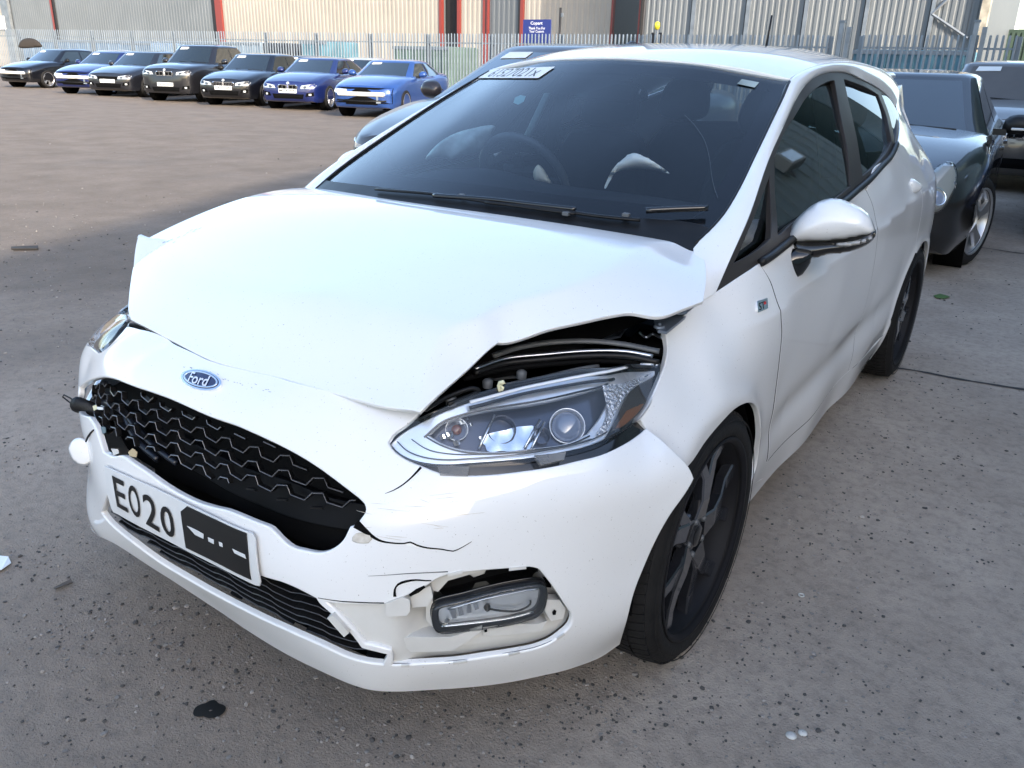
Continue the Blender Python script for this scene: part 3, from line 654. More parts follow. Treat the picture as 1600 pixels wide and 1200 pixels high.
panel('rear_bumper', TAIL, [[(-.76, 3.05, .61), (0, 3.2, .61), (.76, 3.05, .61)], [(.76, 3.05, .61), (.78, 2.95, .3), (.77, 2.9, .2)], [(.77, 2.9, .2), (0, 3.1, .2), (-.77, 2.9, .2)], [(-.77, 2.9, .2), (-.78, 2.95, .3)]], WHITE, CAR, step=.06)
LAMPR = mat('red_lamp', (.35, .01, .01), .15, coat=1)
for sx in (1, -1):
    panel('tail_lamp', TAIL, [[(sx*.63, 3.1, 1.0), (sx*.68, 3.07, .98)], [(sx*.68, 3.07, .98), (sx*.695, 3.1, .8), (sx*.69, 3.1, .64)], [(sx*.69, 3.1, .64), (sx*.63, 3.15, .66)]], LAMPR, CAR, step=.04, off=-.004)
# ------------------------------------------------------------------ more helpers used by the small parts
def map_quad(name, txt, S, quad, m, parent, off=.002, flip=False, size=1, shear=0, bold=0):
    """flat print laid on a surface: the quad gives top-left, top-right, bottom-right, bottom-left pixels"""
    c = bpy.data.curves.new(name, 'FONT'); c.body = txt; c.size = size; c.resolution_u = 4; c.shear = shear; c.offset = bold
    o = bpy.data.objects.new(name, c); COL.objects.link(o); dg = bpy.context.evaluated_depsgraph_get(); dg.update()
    me = bpy.data.meshes.new_from_object(o.evaluated_get(dg)); COL.objects.unlink(o); bpy.data.objects.remove(o)
    V = np.array([v.co[:2] for v in me.vertices]); lo = V.min(0); hi = V.max(0); U = (V-lo)/(hi-lo); q = np.array(quad, float)
    out = []
    ab = np.array([S.hit(*p) for p in quad]); P4 = S.P(ab, off)
    for u, v in U:
        A = ab[3]*(1-u)*(1-v)+ab[2]*u*(1-v)+ab[1]*u*v+ab[0]*(1-u)*v; out.append(A)
    X = S.P(np.array(out), off)
    for v, x in zip(me.vertices, X): v.co = x
    me.name = name; me.materials.clear(); me.update(); return link(name, me, m, parent)
def decal(name, S, px, m, parent, off=.002, step=.02, thick=.0015):
    segs = [[px[i], px[(i+1) % len(px)]] for i in range(len(px))]
    return panel(name, S, segs, m, parent, step=step, off=off, thick=thick, rnd=.0004)
def puff(name, poly, M, d1, d2, m, parent, step=.012, expo=.5, wob=0, seed=0):
    """a closed outline (points in the plane of M) blown up by d1 on one side and d2 on the other"""
    P = spline(np.array(poly, float), step, closed=True)
    if area2(P) < 0: P = P[::-1]
    lo, hi = P.min(0), P.max(0); G = np.array([(x+(step/2 if j % 2 else 0), y) for j, y in enumerate(np.arange(lo[1], hi[1], step*.87)) for x in np.arange(lo[0], hi[0], step)])
    G = G[inside(P, G)] if len(G) else np.zeros((0, 2))
    if len(G): G = G[np.min(np.linalg.norm(G[:, None]-P[None], axis=2), 1) > step*.5]
    A = np.vstack([P, G]); n = len(P)
    vo, _, fo, _, _, _ = delaunay_2d_cdt([Vector(a) for a in A], [(i, (i+1) % n) for i in range(n)], [], 0, 1e-7)
    V2 = np.array([tuple(v) for v in vo]); T = np.array([tuple(f) for f in fo if len(f) == 3]); T = T[inside(P, V2[T].mean(1))]
    D = np.min(np.linalg.norm(V2[:, None]-P[None], axis=2), 1); D[D < 1e-5] = 0; s = D/max(D.max(), 1e-6); h = (1-(1-s)**2)**expo
    if wob:
        r = np.random.default_rng(seed); ph = r.uniform(0, 6, 6); f_ = r.uniform(20, 70, 6)
        wv = sum(np.sin(V2[:, 0]*f_[k]*math.cos(ph[k])+V2[:, 1]*f_[k]*math.sin(ph[k])+ph[k]) for k in range(6))/6; h = h*(1+wob*wv)
    k = len(V2); top = np.c_[V2, h*d1]; bot = np.c_[V2, -h*d2]; V = np.vstack([top, bot])
    mp = np.arange(k)+k; mp[D == 0] = np.arange(k)[D == 0]
    F = []
    for t in T:
        a, b, c = t; cr = (V2[b]-V2[a])[0]*(V2[c]-V2[a])[1]-(V2[b]-V2[a])[1]*(V2[c]-V2[a])[0]
        if cr < 0: b, c = c, b
        F.append((a, b, c)); F.append((mp[a], mp[c], mp[b]))
    V = [M @ Vector(v) for v in V]
    o = mesh(name, V, F, m, parent, smooth=True); return o
def plane_px(px, o, n, up=(0, 0, 1)):
    """local coordinates of pixels on the plane through o with normal n; returns points and frame"""
    n = np.array(n, float); n /= np.linalg.norm(n); x = np.cross(np.array(up, float), n); x /= np.linalg.norm(x); y = np.cross(n, x)
    M = Matrix(((x[0], y[0], n[0], o[0]), (x[1], y[1], n[1], o[1]), (x[2], y[2], n[2], o[2]), (0, 0, 0, 1))); out = []
    for p in px:
        d = ray(*p); t = ((np.array(o)-CC)@n)/(d@n); X = CC+d*t-np.array(o); out.append((X@x, X@y))
    return out, M

# ------------------------------------------------------------------ near headlamp
LENS_O = [[(604, 691), (612, 700), (625, 711), (645, 720), (687, 726), (742, 722), (807, 715), (872, 704), (921, 692), (970, 672), (999, 652), (1019, 622), (1028, 592), (1031, 568)],
          [(1031, 568), (1012, 567), (970, 572), (921, 576), (880, 582), (800, 600), (733, 620), (694, 637), (655, 655), (625, 671)]]
HL = panel('headlamp', FACE, LENS_O, DARKM, CAR, step=.012, off=-.075, thick=.004)
def lring(off, a, b, m, nm): return panel(nm, FACE, a, m, HL, step=.010, off=off, thick=.01, holes=[b], rnd=.003)
IN_ = [[(664, 677), (690, 656), (723, 643), (762, 633), (840, 620), (905, 607), (945, 597), (962, 592)], [(962, 592), (966, 605), (950, 640), (926, 670)], [(926, 670), (889, 687), (833, 695), (775, 702), (716, 699), (687, 690)]]
OUT_ = [[(608, 691), (622, 706), (645, 716), (687, 722), (742, 718), (807, 711), (872, 700), (921, 688), (950, 677)], [(950, 677), (975, 640), (992, 604), (1012, 585), (1026, 575)], [(1026, 571), (1010, 571), (970, 577), (921, 581), (880, 587), (800, 605), (733, 625), (694, 641), (655, 659), (627, 674)]]
LAMPSILVER = mat('lamp_silver', (.88, .90, .93), .22, metal=.55)
lring(-.022, OUT_, IN_, LAMPSILVER, 'chrome_surround')
BEZ = mat('lamp_bezel_blue', (.075, .085, .12), .25, metal=.5, coat=.5)
panel('inner_bezel', FACE, [[(664, 679), (690, 655), (723, 641), (762, 631), (840, 618), (905, 605), (966, 590)], [(966, 590), (970, 605), (952, 642), (928, 672)], [(928, 672), (889, 689), (833, 697), (775, 704), (716, 701), (687, 692)]], BEZ, HL, step=.015, off=-.052, rim=False)
for pxl, r_, m_, o_ in (([(618, 687), (632, 701), (655, 711), (690, 716), (742, 713), (807, 706), (872, 695), (925, 682), (955, 668)], .0013, DARKM, -.017), ([(640, 683), (665, 699), (700, 706), (760, 705), (820, 700), (885, 691), (930, 678)], .0011, GREYM, -.019),
                          ([(660, 680), (690, 656), (723, 643), (762, 633), (840, 619), (905, 606), (958, 593)], .0022, GLOSSB, -.020), ([(664, 680), (687, 692), (716, 701), (775, 704), (833, 697), (889, 689), (928, 673)], .0018, GLOSSB, -.020)):
    MB().tube(FACE.P(spline([FACE.hit(*p) for p in pxl], .01), o_), r_, 5).build('reflector_line', m_, HL)
# bright light guide along the top edge
_g = FACE.P(spline([FACE.hit(*p) for p in [(735, 627), (780, 615), (840, 600), (900, 588), (950, 579), (980, 572)]], .01), -.004)
MB().tube(_g, .0055, 8, flat=.6).build('light_guide', mat('guide_white', (.75, .77, .8), .2, coat=1), HL)
_g = FACE.P(spline([FACE.hit(*p) for p in [(735, 634), (800, 616), (860, 603), (930, 592), (965, 588)]], .01), -.012)
MB().tube(_g, .0035, 6).build('light_guide', GLOSSB, HL)
for a, b in (((779, 638), (750, 694)), ((850, 644), (824, 690)), ((857, 648), (836, 690))):
    A = FACE.P([FACE.hit(*a)], -.03)[0]; B = FACE.P([FACE.hit(*b)], -.034)[0]; MB().tube([A, B], .0028, 6).build('divider', CHROME, HL)
def bowl(px, r, off, nm, m, lensm=None, lr=None, depth=.02):
    ab = FACE.hit(*px); o = FACE.P([ab], off)[0]; n = FACE.N([ab])[0]*.5+(CC-o)/np.linalg.norm(CC-o)*.8; n /= np.linalg.norm(n)
    z = Vector(n); M = frame(o, np.cross([0, 0, 1.], n), n)
    b = MB().lathe([(r, .006), (r*.97, .008), (r*.93, .004), (r*.8, -.008), (r*.5, -depth), (.001, -depth-.004)], 28, M).build(nm, m, HL)
    if lensm: MB().lathe([(lr, -.002)]+[(lr*math.cos(t), -.002+lr*.45*math.sin(t)) for t in np.linspace(.2, 1.5, 7)]+[(.0005, -.002+lr*.45)], 28, M).build('projector_lens', lensm, b)
    return b
SPARK = mat('faceted_chrome', (.9, .92, .95), .12, metal=.9, bump=1.0, bscale=120)
panel('faceted_side', FACE, [[(948, 596), (985, 590), (1012, 578), (1024, 574)], [(1024, 574), (1004, 592), (985, 612), (965, 645), (955, 670)], [(955, 670), (938, 672), (955, 642)]], SPARK, HL, step=.012, off=-.018, rim=False)
PROJ = mat('projector_lens_glass', (.20, .24, .33), .06, coat=1, spec=1)
bowl((897, 651), .036, -.040, 'projector', LAMPSILVER, PROJ, .030)
bowl((856, 664), .017, -.046, 'reflector', BEZ)
bowl((792, 655), .028, -.048, 'reflector', BEZ)
bowl((716, 661), .022, -.046, 'indicator', LAMPSILVER, BULB, .010)
for p, s_ in (((703, 672), .006), ((714, 684), .005), ((690, 676), .004), ((725, 650), .004), ((734, 644), .003), ((740, 653), .003)):
    o = FACE.P([FACE.hit(*p)], -.038)[0]; MB().box((-s_, -s_*.7, -s_), (s_, s_*.7, s_), Matrix.Translation(o) @ Matrix.Rotation(.6+s_*99, 4, 'Y')).build('reflector_facet', CHROME, HL)
panel('shelf', FACE, [[(755, 668), (800, 655), (840, 648), (850, 655)], [(850, 655), (838, 690), (795, 690), (765, 692)]], CHROME, HL, step=.012, off=-.048, rim=False, disp=lambda X: X+np.c_[np.zeros(len(X)), np.sin(X[:, 0]*240)*.0035, np.sin(X[:, 2]*260)*.002])
panel('side_reflector', FACE, [[(1022, 588), (1003, 598), (988, 612), (978, 632), (968, 655), (962, 668)], [(962, 668), (980, 660), (1000, 644), (1014, 622)]], GREYLENS, HL, step=.012, off=-.010, thick=.006)
panel('amber_reflector', FACE, [[(984, 640), (974, 655), (966, 666)], [(966, 666), (981, 658), (998, 643), (1008, 628)], [(1008, 628), (996, 634)]], AMBER, HL, step=.012, off=-.007, thick=.003)
panel('lens', FACE, LENS_O, LENS, HL, step=.012, off=-.001, thick=.02, rnd=.004)
# lamp lower lip and the clear fixing tabs below it
panel('lamp_seat', FACE, [[(606, 694), (640, 716), (687, 724), (742, 720), (807, 713), (872, 702), (930, 688), (972, 668), (1003, 646)], [(1003, 646), (1018, 662), (1012, 680)], [(1012, 680), (975, 705), (905, 730), (824, 746), (735, 756), (684, 750), (655, 738), (615, 710)]], GLOSSB, CAR, step=.02, off=-.022, thick=.01)
TAB = glass('tab_plastic', (.55, .55, .55), film=.35, filmcol=(.4, .4, .4))
for q in ([(684, 728), (733, 729), (731, 744), (688, 743)], [(835, 712), (884, 707), (881, 718), (845, 727)]):
    decal('fixing_tab', FACE, q, TAB, HL, off=.002, thick=.012)
# ------------------------------------------------------------------ under the bonnet
bay = panel('engine_bay', HOOD, [[(.72, .20, 0), (0, .12, 0), (-.72, .2, 0)], [(-.72, .2, 0), (-.70, -.3, 0), (-.5, -.55, 0)], [(-.5, -.55, 0), (0, -.66, 0), (.45, -.60, 0)], [(.45, -.60, 0), (.62, -.35, 0), (.70, -.10, 0)]], VOID, CAR, step=.04, off=-.10, rim=False)
panel('bay_wall', FACE, [[(.72, -.15, .80), (.62, -.4, .80), (.4, -.6, .79), (0, -.65, .79), (-.4, -.6, .79), (-.62, -.4, .8), (-.72, -.15, .8)], [(-.72, -.15, .8), (-.72, -.15, .16)], [(-.72, -.15, .16), (-.6, -.55, .16), (0, -.75, .16), (.6, -.55, .16), (.72, -.15, .16)]], VOID, CAR, step=.05, off=-.16, rim=False)
def bay_bar(nm, px, r, m, off=-.02, flat=1, S=HOOD, n=8):
    X = S.P(spline([S.hit(*p) for p in px], .012), off); return MB().tube(X, r, n, flat=flat).build(nm, m, CAR)
def bar3(nm, px, ax, v, r, m, flat=1):
    P = [back(p[0], p[1], ax, vv) for p, vv in zip(px, v)]; return MB().tube(spline(P, .01), r, 8, flat=flat).build(nm, m, CAR)
bar3('lamp_seal', [(742, 576), (790, 560), (856, 553), (921, 548), (980, 549), (1020, 556)], 'z', [.800, .806, .812, .816, .814, .808], .0055, SATIN, .7)
bar3('lamp_seal', [(742, 583), (790, 568), (856, 561), (921, 556), (980, 557), (1030, 566)], 'z', [.795, .80, .806, .81, .808, .800], .006, BLACKP)
bar3('slam_panel_edge', [(770, 556), (810, 543), (860, 535), (921, 533), (975, 538), (1030, 549)], 'z', [.81, .82, .826, .828, .824, .815], .009, GREYM, .6)
bar3('slam_panel_edge', [(725, 592), (790, 577), (860, 569), (930, 564), (1000, 565)], 'z', [.785, .79, .795, .797, .795], .006, VOID)
bar3('lamp_bracket', [(664, 640), (700, 620), (740, 607), (748, 611), (700, 632)], 'z', [.772, .78, .788, .782, .77], .005, BLACKP)
bar3('lamp_bracket', [(790, 602), (850, 590), (905, 577), (935, 572)], 'z', [.775, .78, .785, .785], .005, GREYM)
bar3('wiring', [(925, 500), (940, 508), (960, 510), (975, 503), (985, 496)], 'z', [.80, .80, .80, .80, .80], .003, GREYM)
bar3('wiring', [(1000, 520), (1010, 527), (1020, 522), (1035, 528), (1040, 520)], 'z', [.80, .80, .80, .80, .80], .004, SATIN)
bar3('wiring', [(760, 585), (775, 592), (790, 590), (820, 588)], 'z', [.76, .76, .76, .76], .004, GREYM)
CLOTHG = mat('bay_grey_steel', (.16, .19, .24), .4, metal=.4, noise=.2)
def flat_bit(nm, px, z, m, th=.006, rot=None):
    P = [back(p[0], p[1], 'z', z) for p in px]; mb = MB(); n = len(P)
    V = [tuple(p) for p in P]+[(p[0], p[1], p[2]-th) for p in P]; mb.add(V, [tuple(range(n)), tuple(range(2*n-1, n-1, -1))]+[(i, n+i, n+(i+1) % n, (i+1) % n) for i in range(n)])
    o = mb.build(nm, m, CAR); bm = bmesh.new(); bm.from_mesh(o.data); bmesh.ops.recalc_face_normals(bm, faces=bm.faces[:]); bm.to_mesh(o.data); bm.free(); return o
flat_bit('inner_wing', [(1022, 500), (1096, 468), (1100, 472), (1064, 500), (1042, 518), (1028, 516)], .845, CLOTHG)
flat_bit('strut_bracket', [(928, 512), (975, 500), (982, 508), (970, 524), (940, 530)], .78, CLOTHG)
flat_bit('strut_bracket', [(985, 528), (1000, 512), (1035, 520), (1040, 545), (1000, 540)], .79, VOID, .02)
for p, z, r_ in (((1060, 488), .85, .020), ((1030, 512), .845, .012)):
    o = back(*p, 'z', z); MB().lathe([(r_, 0), (r_, .004), (r_*.7, .007), (r_*.62, .004), (r_*.3, .004), (r_*.28, .010), (.0005, .011)], 18, Matrix.Translation(o)).build('hinge_bolt', CLOTHG, CAR)
# cream clip standing on the lamp
o = back(782, 605, 'z', .79); mb = MB()
mb.tube([o+[0, 0, -.008], o+[-.004, 0, .002], o+[-.001, 0, .009], o+[.005, 0, .012], o+[.007, 0, .008]], .0042, 7); mb.tube([o+[.004, -.002, -.005], o+[.006, 0, 0], o+[0, 0, .004]], .003, 6)
mb.build('adjuster_clip', CREAMP, CAR)
for p, z in (((762, 598), .775), ((815, 584), .78), ((705, 625), .77)):
    o = back(*p, 'z', z); MB().lathe([(.010, -.01), (.011, .004), (.006, .008), (.0005, .009)], 10, Matrix.Translation(o)).build('lamp_cap', GREYM, CAR)
# black strip standing in for the shade in the gap between bonnet and nose
for nm, px in (('bonnet_gap_shade', [(200, 503), (230, 515), (262, 530), (295, 548), (330, 564), (380, 578), (430, 589), (500, 608), (550, 621), (600, 634), (655, 643)]),):
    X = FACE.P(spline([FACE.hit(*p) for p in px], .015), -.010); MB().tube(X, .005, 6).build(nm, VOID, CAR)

# ------------------------------------------------------------------ far-side headlamp, seen edge on
FL = [[(145, 544), (157, 545), (170, 535), (184, 517), (193, 505), (196, 492)], [(196, 492), (194, 478), (197, 460), (200, 445)], [(200, 445), (-.70, -.40, .79), (-.745, -.30, .80)], [(-.745, -.30, .80), (-.79, -.36, .73), (-.74, -.50, .70), (-.66, -.60, .675)]]
HF = panel('headlamp', FACE, FL, LAMPSILVER, CAR, step=.02, off=-.03, thick=.02)
panel('inner_bezel', FACE, [[(160, 535), (178, 500), (196, 492)], [(196, 492), (183, 517), (168, 535)]], DARKM, HF, step=.02, off=-.018, rim=False)
BLUELENS = mat('lens_sky_tint', (.30, .36, .45), .08, coat=1, metal=.4)
for a, b in (((150, 540), (192, 490)), ((156, 541), (193, 499))):
    X = FACE.P(spline([FACE.hit(*a), FACE.hit(*b)], .02), -.008); MB().tube(X, .003, 6).build('light_guide', GLOSSB, HF)
panel('lens', FACE, FL, LENS, HF, step=.02, off=0, thick=.015, rnd=.003)

# ------------------------------------------------------------------ grille, lower intake
panel('grille_backing', FACE, [[(108, 600), (160, 570), (230, 590), (330, 630), (430, 670), (530, 735), (600, 800)], [(600, 800), (590, 850), (560, 870), (500, 885), (430, 865), (350, 825), (250, 775), (180, 735), (140, 700)]], VOID, CAR, step=.03, off=-.075, rim=False)
MOUTH_AB = np.array([FACE.hit(*p, off=-.03) for p in [(124, 602), (160, 587), (230, 608), (330, 649), (430, 690), (500, 730), (560, 775), (574, 797), (545, 800), (470, 790), (400, 765), (340, 752), (300, 735), (250, 712), (200, 690), (165, 668), (135, 640)]])
GEDGE = mat('grille_edge', (.12, .12, .13), .3, coat=.5)
def zig_rows(poly, zs, pitch, amp, off, depth, parent, rise=0, rad=.0011):
    for j, z0 in enumerate(zs):
        pts = []; s = -.9+(j % 2)*pitch/2*0
        while s < .9:
            for ds, dz in ((0, 0), (.30, 0.25*amp), (.42, -.75*amp), (.82, -1.0*amp), (1.0, 0)): pts.append((s+ds*pitch, z0+dz+rise*s))
            s += pitch
        pts = spline(np.array(pts[:2]), 1)[:0].tolist() if False else pts
        D = []
        for a, b in zip(pts[:-1], pts[1:]):
            for t in (0, .5): D.append((a[0]*(1-t)+b[0]*t, a[1]*(1-t)+b[1]*t))
        D = np.array(D); k = inside(poly, D); runs = []; cur = []
        for q, kk in zip(D, k):
            if kk: cur.append(q)
            else:
                if len(cur) > 2: runs.append(np.array(cur))
                cur = []
        if len(cur) > 2: runs.append(np.array(cur))
        for r_ in runs:
            X = FACE.P(r_, off); N_ = FACE.N(r_); n = len(X)
            bar = mesh('grille_bar', np.vstack([X, X-N_*depth, X+[0, 0, .004], X-N_*depth+[0, 0, .004]]), [(i, i+1, n+i+1, n+i) for i in range(n-1)]+[(2*n+i, 2*n+i+1, i+1, i) for i in range(n-1)]+[(3*n+i, 3*n+i+1, 2*n+i+1, 2*n+i) for i in range(n-1)], BLACKP, parent)
            MB().tube(X+[0, 0, .002], rad, 4).build('bar_edge', GEDGE, bar)
grille = empty('grille'); grille.parent = CAR
zig_rows(MOUTH_AB, [.745-.029*k for k in range(12)], .076, .016, -.030, .012, grille)
LG_AB = inset(outline(FACE, LOWG, .02), -.01)
panel('lower_backing', FACE, None, VOID, CAR, step=.03, raw=inset(LG_AB, -.035), off=-.045, rim=False)
lg = empty('lower_grille'); lg.parent = CAR
zig_rows(LG_AB, [.43-.022*k for k in range(9)], .12, .006, -.022, .014, lg, rad=.0004)
# the dark bumper beam and ducts seen through the mouth
bm_ = [[(240, 690), (280, 712), (340, 738), (420, 760), (500, 790), (560, 800)], [(560, 800), (560, 830), (520, 838)], [(520, 838), (440, 822), (380, 802), (300, 765), (240, 722)]]
panel('bumper_beam', FACE, bm_, mat('beam_black', (.0028, .0032, .0045), .5, spec=.15, noise=.4, nscale=12), CAR, step=.03, off=-.055, thick=.02)
DUCT = mat('duct_blue_black', (.012, .015, .024), .3, noise=.4, nscale=10)
for px_, r_ in (([(163, 655), (172, 680), (190, 705), (215, 728)], .008), ([(180, 668), (195, 692), (215, 712), (245, 735)], .007), ([(120, 622), (150, 640), (165, 655), (190, 690)], .008)):
    X = FACE.P(spline([FACE.hit(*p) for p in px_], .01), -.03); MB().tube(X-[0, -.02, 0], r_, 8).build('duct', DUCT, CAR)
# broken bracket at the far corner, its clip and shard
br = puff('broken_bracket', *plane_px([(109, 630), (118, 620), (140, 626), (165, 640), (180, 668), (170, 678), (150, 668), (128, 648), (112, 641)], (-.50, -.74, .57), (.6, -.8, .2)), .008, .008, BLACKP, CAR, step=.01, wob=.5)
X = [back(*p, 'y', -.745) for p in [(116, 632), (108, 628), (98, 620), (100, 617), (110, 622), (120, 630)]]; MB().tube(X, .002, 5).build('bracket_tongue', BLACKP, br)
for q in ([(136, 634), (141, 632), (143, 638), (138, 641)], [(143, 635), (152, 636), (152, 640), (143, 639)]):
    decal('broken_clip', FACE, q, CREAMP if q[0][0] == 136 else PAPER, CAR, off=-.012)
decal('broken_clip', FACE, [(193, 708), (200, 702), (207, 708), (206, 716), (196, 714)], mat('torn_foam', (.45, .36, .22), .9), CAR, off=-.01)
decal('broken_clip', FACE, [(168, 702), (178, 703), (180, 709), (172, 712)], RAWP, CAR, off=-.008)
decal('duct_window', FACE, [(150, 667), (157, 668), (158, 676), (153, 679)], mat('teal_bit', (.10, .16, .18), .3), CAR, off=-.01)
# the towing-eye cover hanging by its strap
pp, M = plane_px([(107, 702), (109, 694), (115, 687), (123, 684), (131, 686), (138, 692), (144, 702), (146, 712), (143, 720), (137, 726), (129, 727), (120, 724), (112, 716)], (-.40, -.80, .47), (.35, -.9, .25))
tc_ = puff('towing_eye_cover', pp, M, .004, .003, WHITE, CAR, step=.006, expo=.35)
X = [back(*p, 'y', -.80) for p in [(134, 690), (137, 683), (141, 677), (146, 672)]]; MB().tube(X, .0022, 5).build('strap', BLACKP, tc_)

# ------------------------------------------------------------------ fog-lamp pocket
t1, t2 = FACE.hit(618, 985)[0], FACE.hit(668, 985)[0]
def tray_disp(X):
    th = np.arctan2(X[:, 0]-FACE.axis[0], FACE.axis[1]-X[:, 1]); s = np.clip((th-t1)/(t2-t1), 0, 1); s = s*s*(3-2*s)
    n = np.c_[np.sin(th), -np.cos(th), np.zeros(len(X))]
    low = np.clip((.36-X[:, 2])/.05, 0, 1)
    return X-n*(s*.055*(1-.6*low))[:, None]
panel('fog_tray', FACE, None, RAWP, CAR, step=.014, raw=inset(outline(FACE, FOG, .015), -.008), off=-.010, disp=tray_disp, rim=False)
for q, of in (([(686, 938), (684, 950), (690, 955), (740, 945), (775, 935), (812, 928), (860, 930), (856, 915), (846, 897), (838, 890), (790, 892), (765, 894), (757, 905), (770, 909), (763, 924), (744, 930), (728, 921), (712, 920)], -.0600),
              ([(856, 942), (870, 944), (880, 945), (880, 935), (868, 928), (858, 926)], -.058), ([(780, 985), (806, 977), (838, 974), (838, 980), (815, 986), (795, 986)], -.045), ([(845, 995), (858, 987), (870, 986), (868, 992), (852, 998)], -.045),
              ([(636, 946), (645, 944), (662, 943), (664, 946), (650, 951), (640, 951)], -.018), ([(664, 934), (672, 936), (676, 946), (668, 950), (666, 945)], -.035)):
    decal('pocket_gap', FACE, q, VOID, CAR, off=of)
def step_bit(px, o1, m=RAWP, th=.02, nm='tray_rib'): return decal(nm, FACE, px, m, CAR, off=o1, thick=th)
step_bit([(603, 942), (628, 932), (640, 936), (641, 953), (636, 960), (604, 962)], .004, th=.03)
step_bit([(640, 936), (660, 925), (672, 922), (676, 938), (668, 953), (643, 955)], -.012, th=.03)
step_bit([(662, 921), (700, 901), (757, 893), (753, 906), (700, 921), (684, 938), (673, 935)], -.030, th=.03)
step_bit([(664, 932), (674, 938), (676, 960), (682, 985), (676, 996), (665, 984)], -.030, th=.01)
step_bit([(622, 1008), (640, 1003), (705, 1004), (755, 986), (754, 994), (708, 1026), (640, 1028)], -.014, th=.04)
step_bit([(757, 990), (800, 985), (845, 985), (860, 980), (850, 996), (800, 1002), (757, 1004)], -.018, th=.03)
step_bit([(860, 948), (882, 948), (892, 962), (888, 978), (868, 982), (858, 966)], -.022, th=.02)
decal('bolt_hole', FACE, [(869, 966), (872, 962), (875, 964), (874, 970), (870, 970)], VOID, CAR, off=-.018)
decal('bolt_hole', FACE, [(758, 991), (762, 990), (763, 995), (759, 996)], VOID, CAR, off=-.014)
step_bit([(515, 961), (523, 956), (548, 984), (541, 990)], .010, th=.014, nm='bumper_clip')
# torn rim round the pocket: dark seam with broken welds
for px_ in ([(640, 925), (680, 903), (702, 896), (759, 890), (828, 885), (846, 890), (860, 903)], [(868, 919), (884, 943), (893, 958), (896, 970), (890, 984), (862, 1005), (836, 1015), (797, 1023), (719, 1035), (608, 1040)]):
    ribbon('pocket_seam', FACE, px_, .004, GREYM, CAR, off=-.004, thick=.001)
ribbon('torn_edge', FACE, [(617, 932), (617, 921), (622, 913), (635, 908), (650, 906), (665, 907), (674, 907)], [.006, .003, .005, .003, .002], VOID, CAR, off=.0012, thick=.001)
ribbon('torn_edge', FACE, [(640, 930), (652, 923), (664, 916)], [.005, .009, .005], VOID, CAR, off=.0012, thick=.001)
for a, b in (((700, 898), (722, 893)), ((795, 889), (822, 886)), ((795, 1023), (812, 1019)), ((708, 1036), (730, 1033)), ((627, 1040), (640, 1040)), ((870, 998), (882, 990))):
    ribbon('weld_rag', FACE, [a, b], .006, RAWP, CAR, off=.002, thick=.003)
# fog lamp
FO = [(677, 966), (679, 959), (687, 954), (726, 945), (766, 935), (805, 927), (843, 922), (852, 924), (856, 930), (855, 946), (850, 960), (840, 969), (811, 978), (781, 984), (734, 990), (690, 994), (682, 990), (678, 980)]
fo_ab = spline([FACE.hit(*p) for p in FO], .01, closed=True)
fog = panel('fog_lamp', FACE, None, GLOSSB, CAR, step=.012, raw=inset(fo_ab, -.006), off=-.030, thick=.05)
_fi = inset(fo_ab, .004)
panel('reflector', FACE, None, LAMPSILVER, fog, step=.012, raw=_fi, off=-.0285, rim=False)
ringfo = panel('trim_ring', FACE, None, DARKM, fog, step=.008, raw=inset(fo_ab, -.002), holes=[inset(fo_ab, .006)], off=-.018, thick=.014, rnd=.003)
for k, (a, b, wd) in enumerate((((707, 962), (711, 976), .009), ((719, 958), (722, 971), .009), ((732, 955), (735, 967), .009), ((744, 952), (747, 962), .008), ((700, 978), (697, 985), .007))):
    ribbon('reflector_flute', FACE, [a, b], wd, CHROME if k % 2 else SATIN, fog, off=-.020, thick=.006)
_x = FACE.P(spline([FACE.hit(*p) for p in [(690, 988), (740, 983), (800, 975), (838, 965)]], .01), -.018); MB().tube(_x, .0025, 6).build('reflector_rail', CHROME, fog)
_x = FACE.P(spline([FACE.hit(*p) for p in [(700, 960), (760, 944), (820, 932), (846, 928)]], .01), -.018); MB().tube(_x, .0022, 6).build('reflector_rail', SATIN, fog)
ribbon('filament_shield', FACE, [(764, 960), (790, 964), (815, 963), (833, 953), (833, 946)], .0035, DARKM, fog, off=-.018, thick=.002)
ab = FACE.hit(763, 957); o = FACE.P([ab], -.018)[0]; MB().lathe([(.007, 0), (.005, .008), (.0005, .010)], 12, frame(o, (0, 0, 1), FACE.N([ab])[0])).build('bulb', GREYLENS, fog)
panel('lens', FACE, None, LENS, fog, step=.012, raw=inset(fo_ab, .001), off=-.008, thick=.012, rnd=.006)

# ------------------------------------------------------------------ cracks and scuffs in the bumper skin
ribbon('crack', FACE, [(556, 818), (574, 832), (592, 844), (610, 848), (632, 849), (641, 847), (652, 852), (668, 856), (690, 858), (700, 860), (708, 861), (722, 855), (737, 846)], [.018, .006, .003, .0024, .003, .0024, .002, .0006], VOID, CAR, off=.0009, thick=.0008)
ribbon('crack', FACE, [(658, 730), (646, 743), (630, 757), (615, 766), (602, 771)], [.0045, .0028, .0022, .0008], VOID, CAR, off=.0009, thick=.0008)
ribbon('crack', FACE, [(497, 934), (530, 939), (560, 941), (600, 942)], [.0008, .002, .002], VOID, CAR, off=.0009, thick=.0008)
ribbon('crease', FACE, [(575, 900), (640, 896), (700, 893)], [.0004, .0016, .002], GREYM, CAR, off=.0006, thick=.0004)
SCUFF = mat('scuffed_paint', (.42, .38, .31), .7, noise=.3, nscale=60, col2=(.68, .65, .60))
panel('scuff', FACE, [[(552, 840), (557, 835), (566, 834), (578, 837)], [(578, 837), (580, 842), (575, 847)], [(575, 847), (562, 847), (552, 844)]], SCUFF, CAR, step=.01, off=.0012, thick=.0006)
rr = random.Random(5)
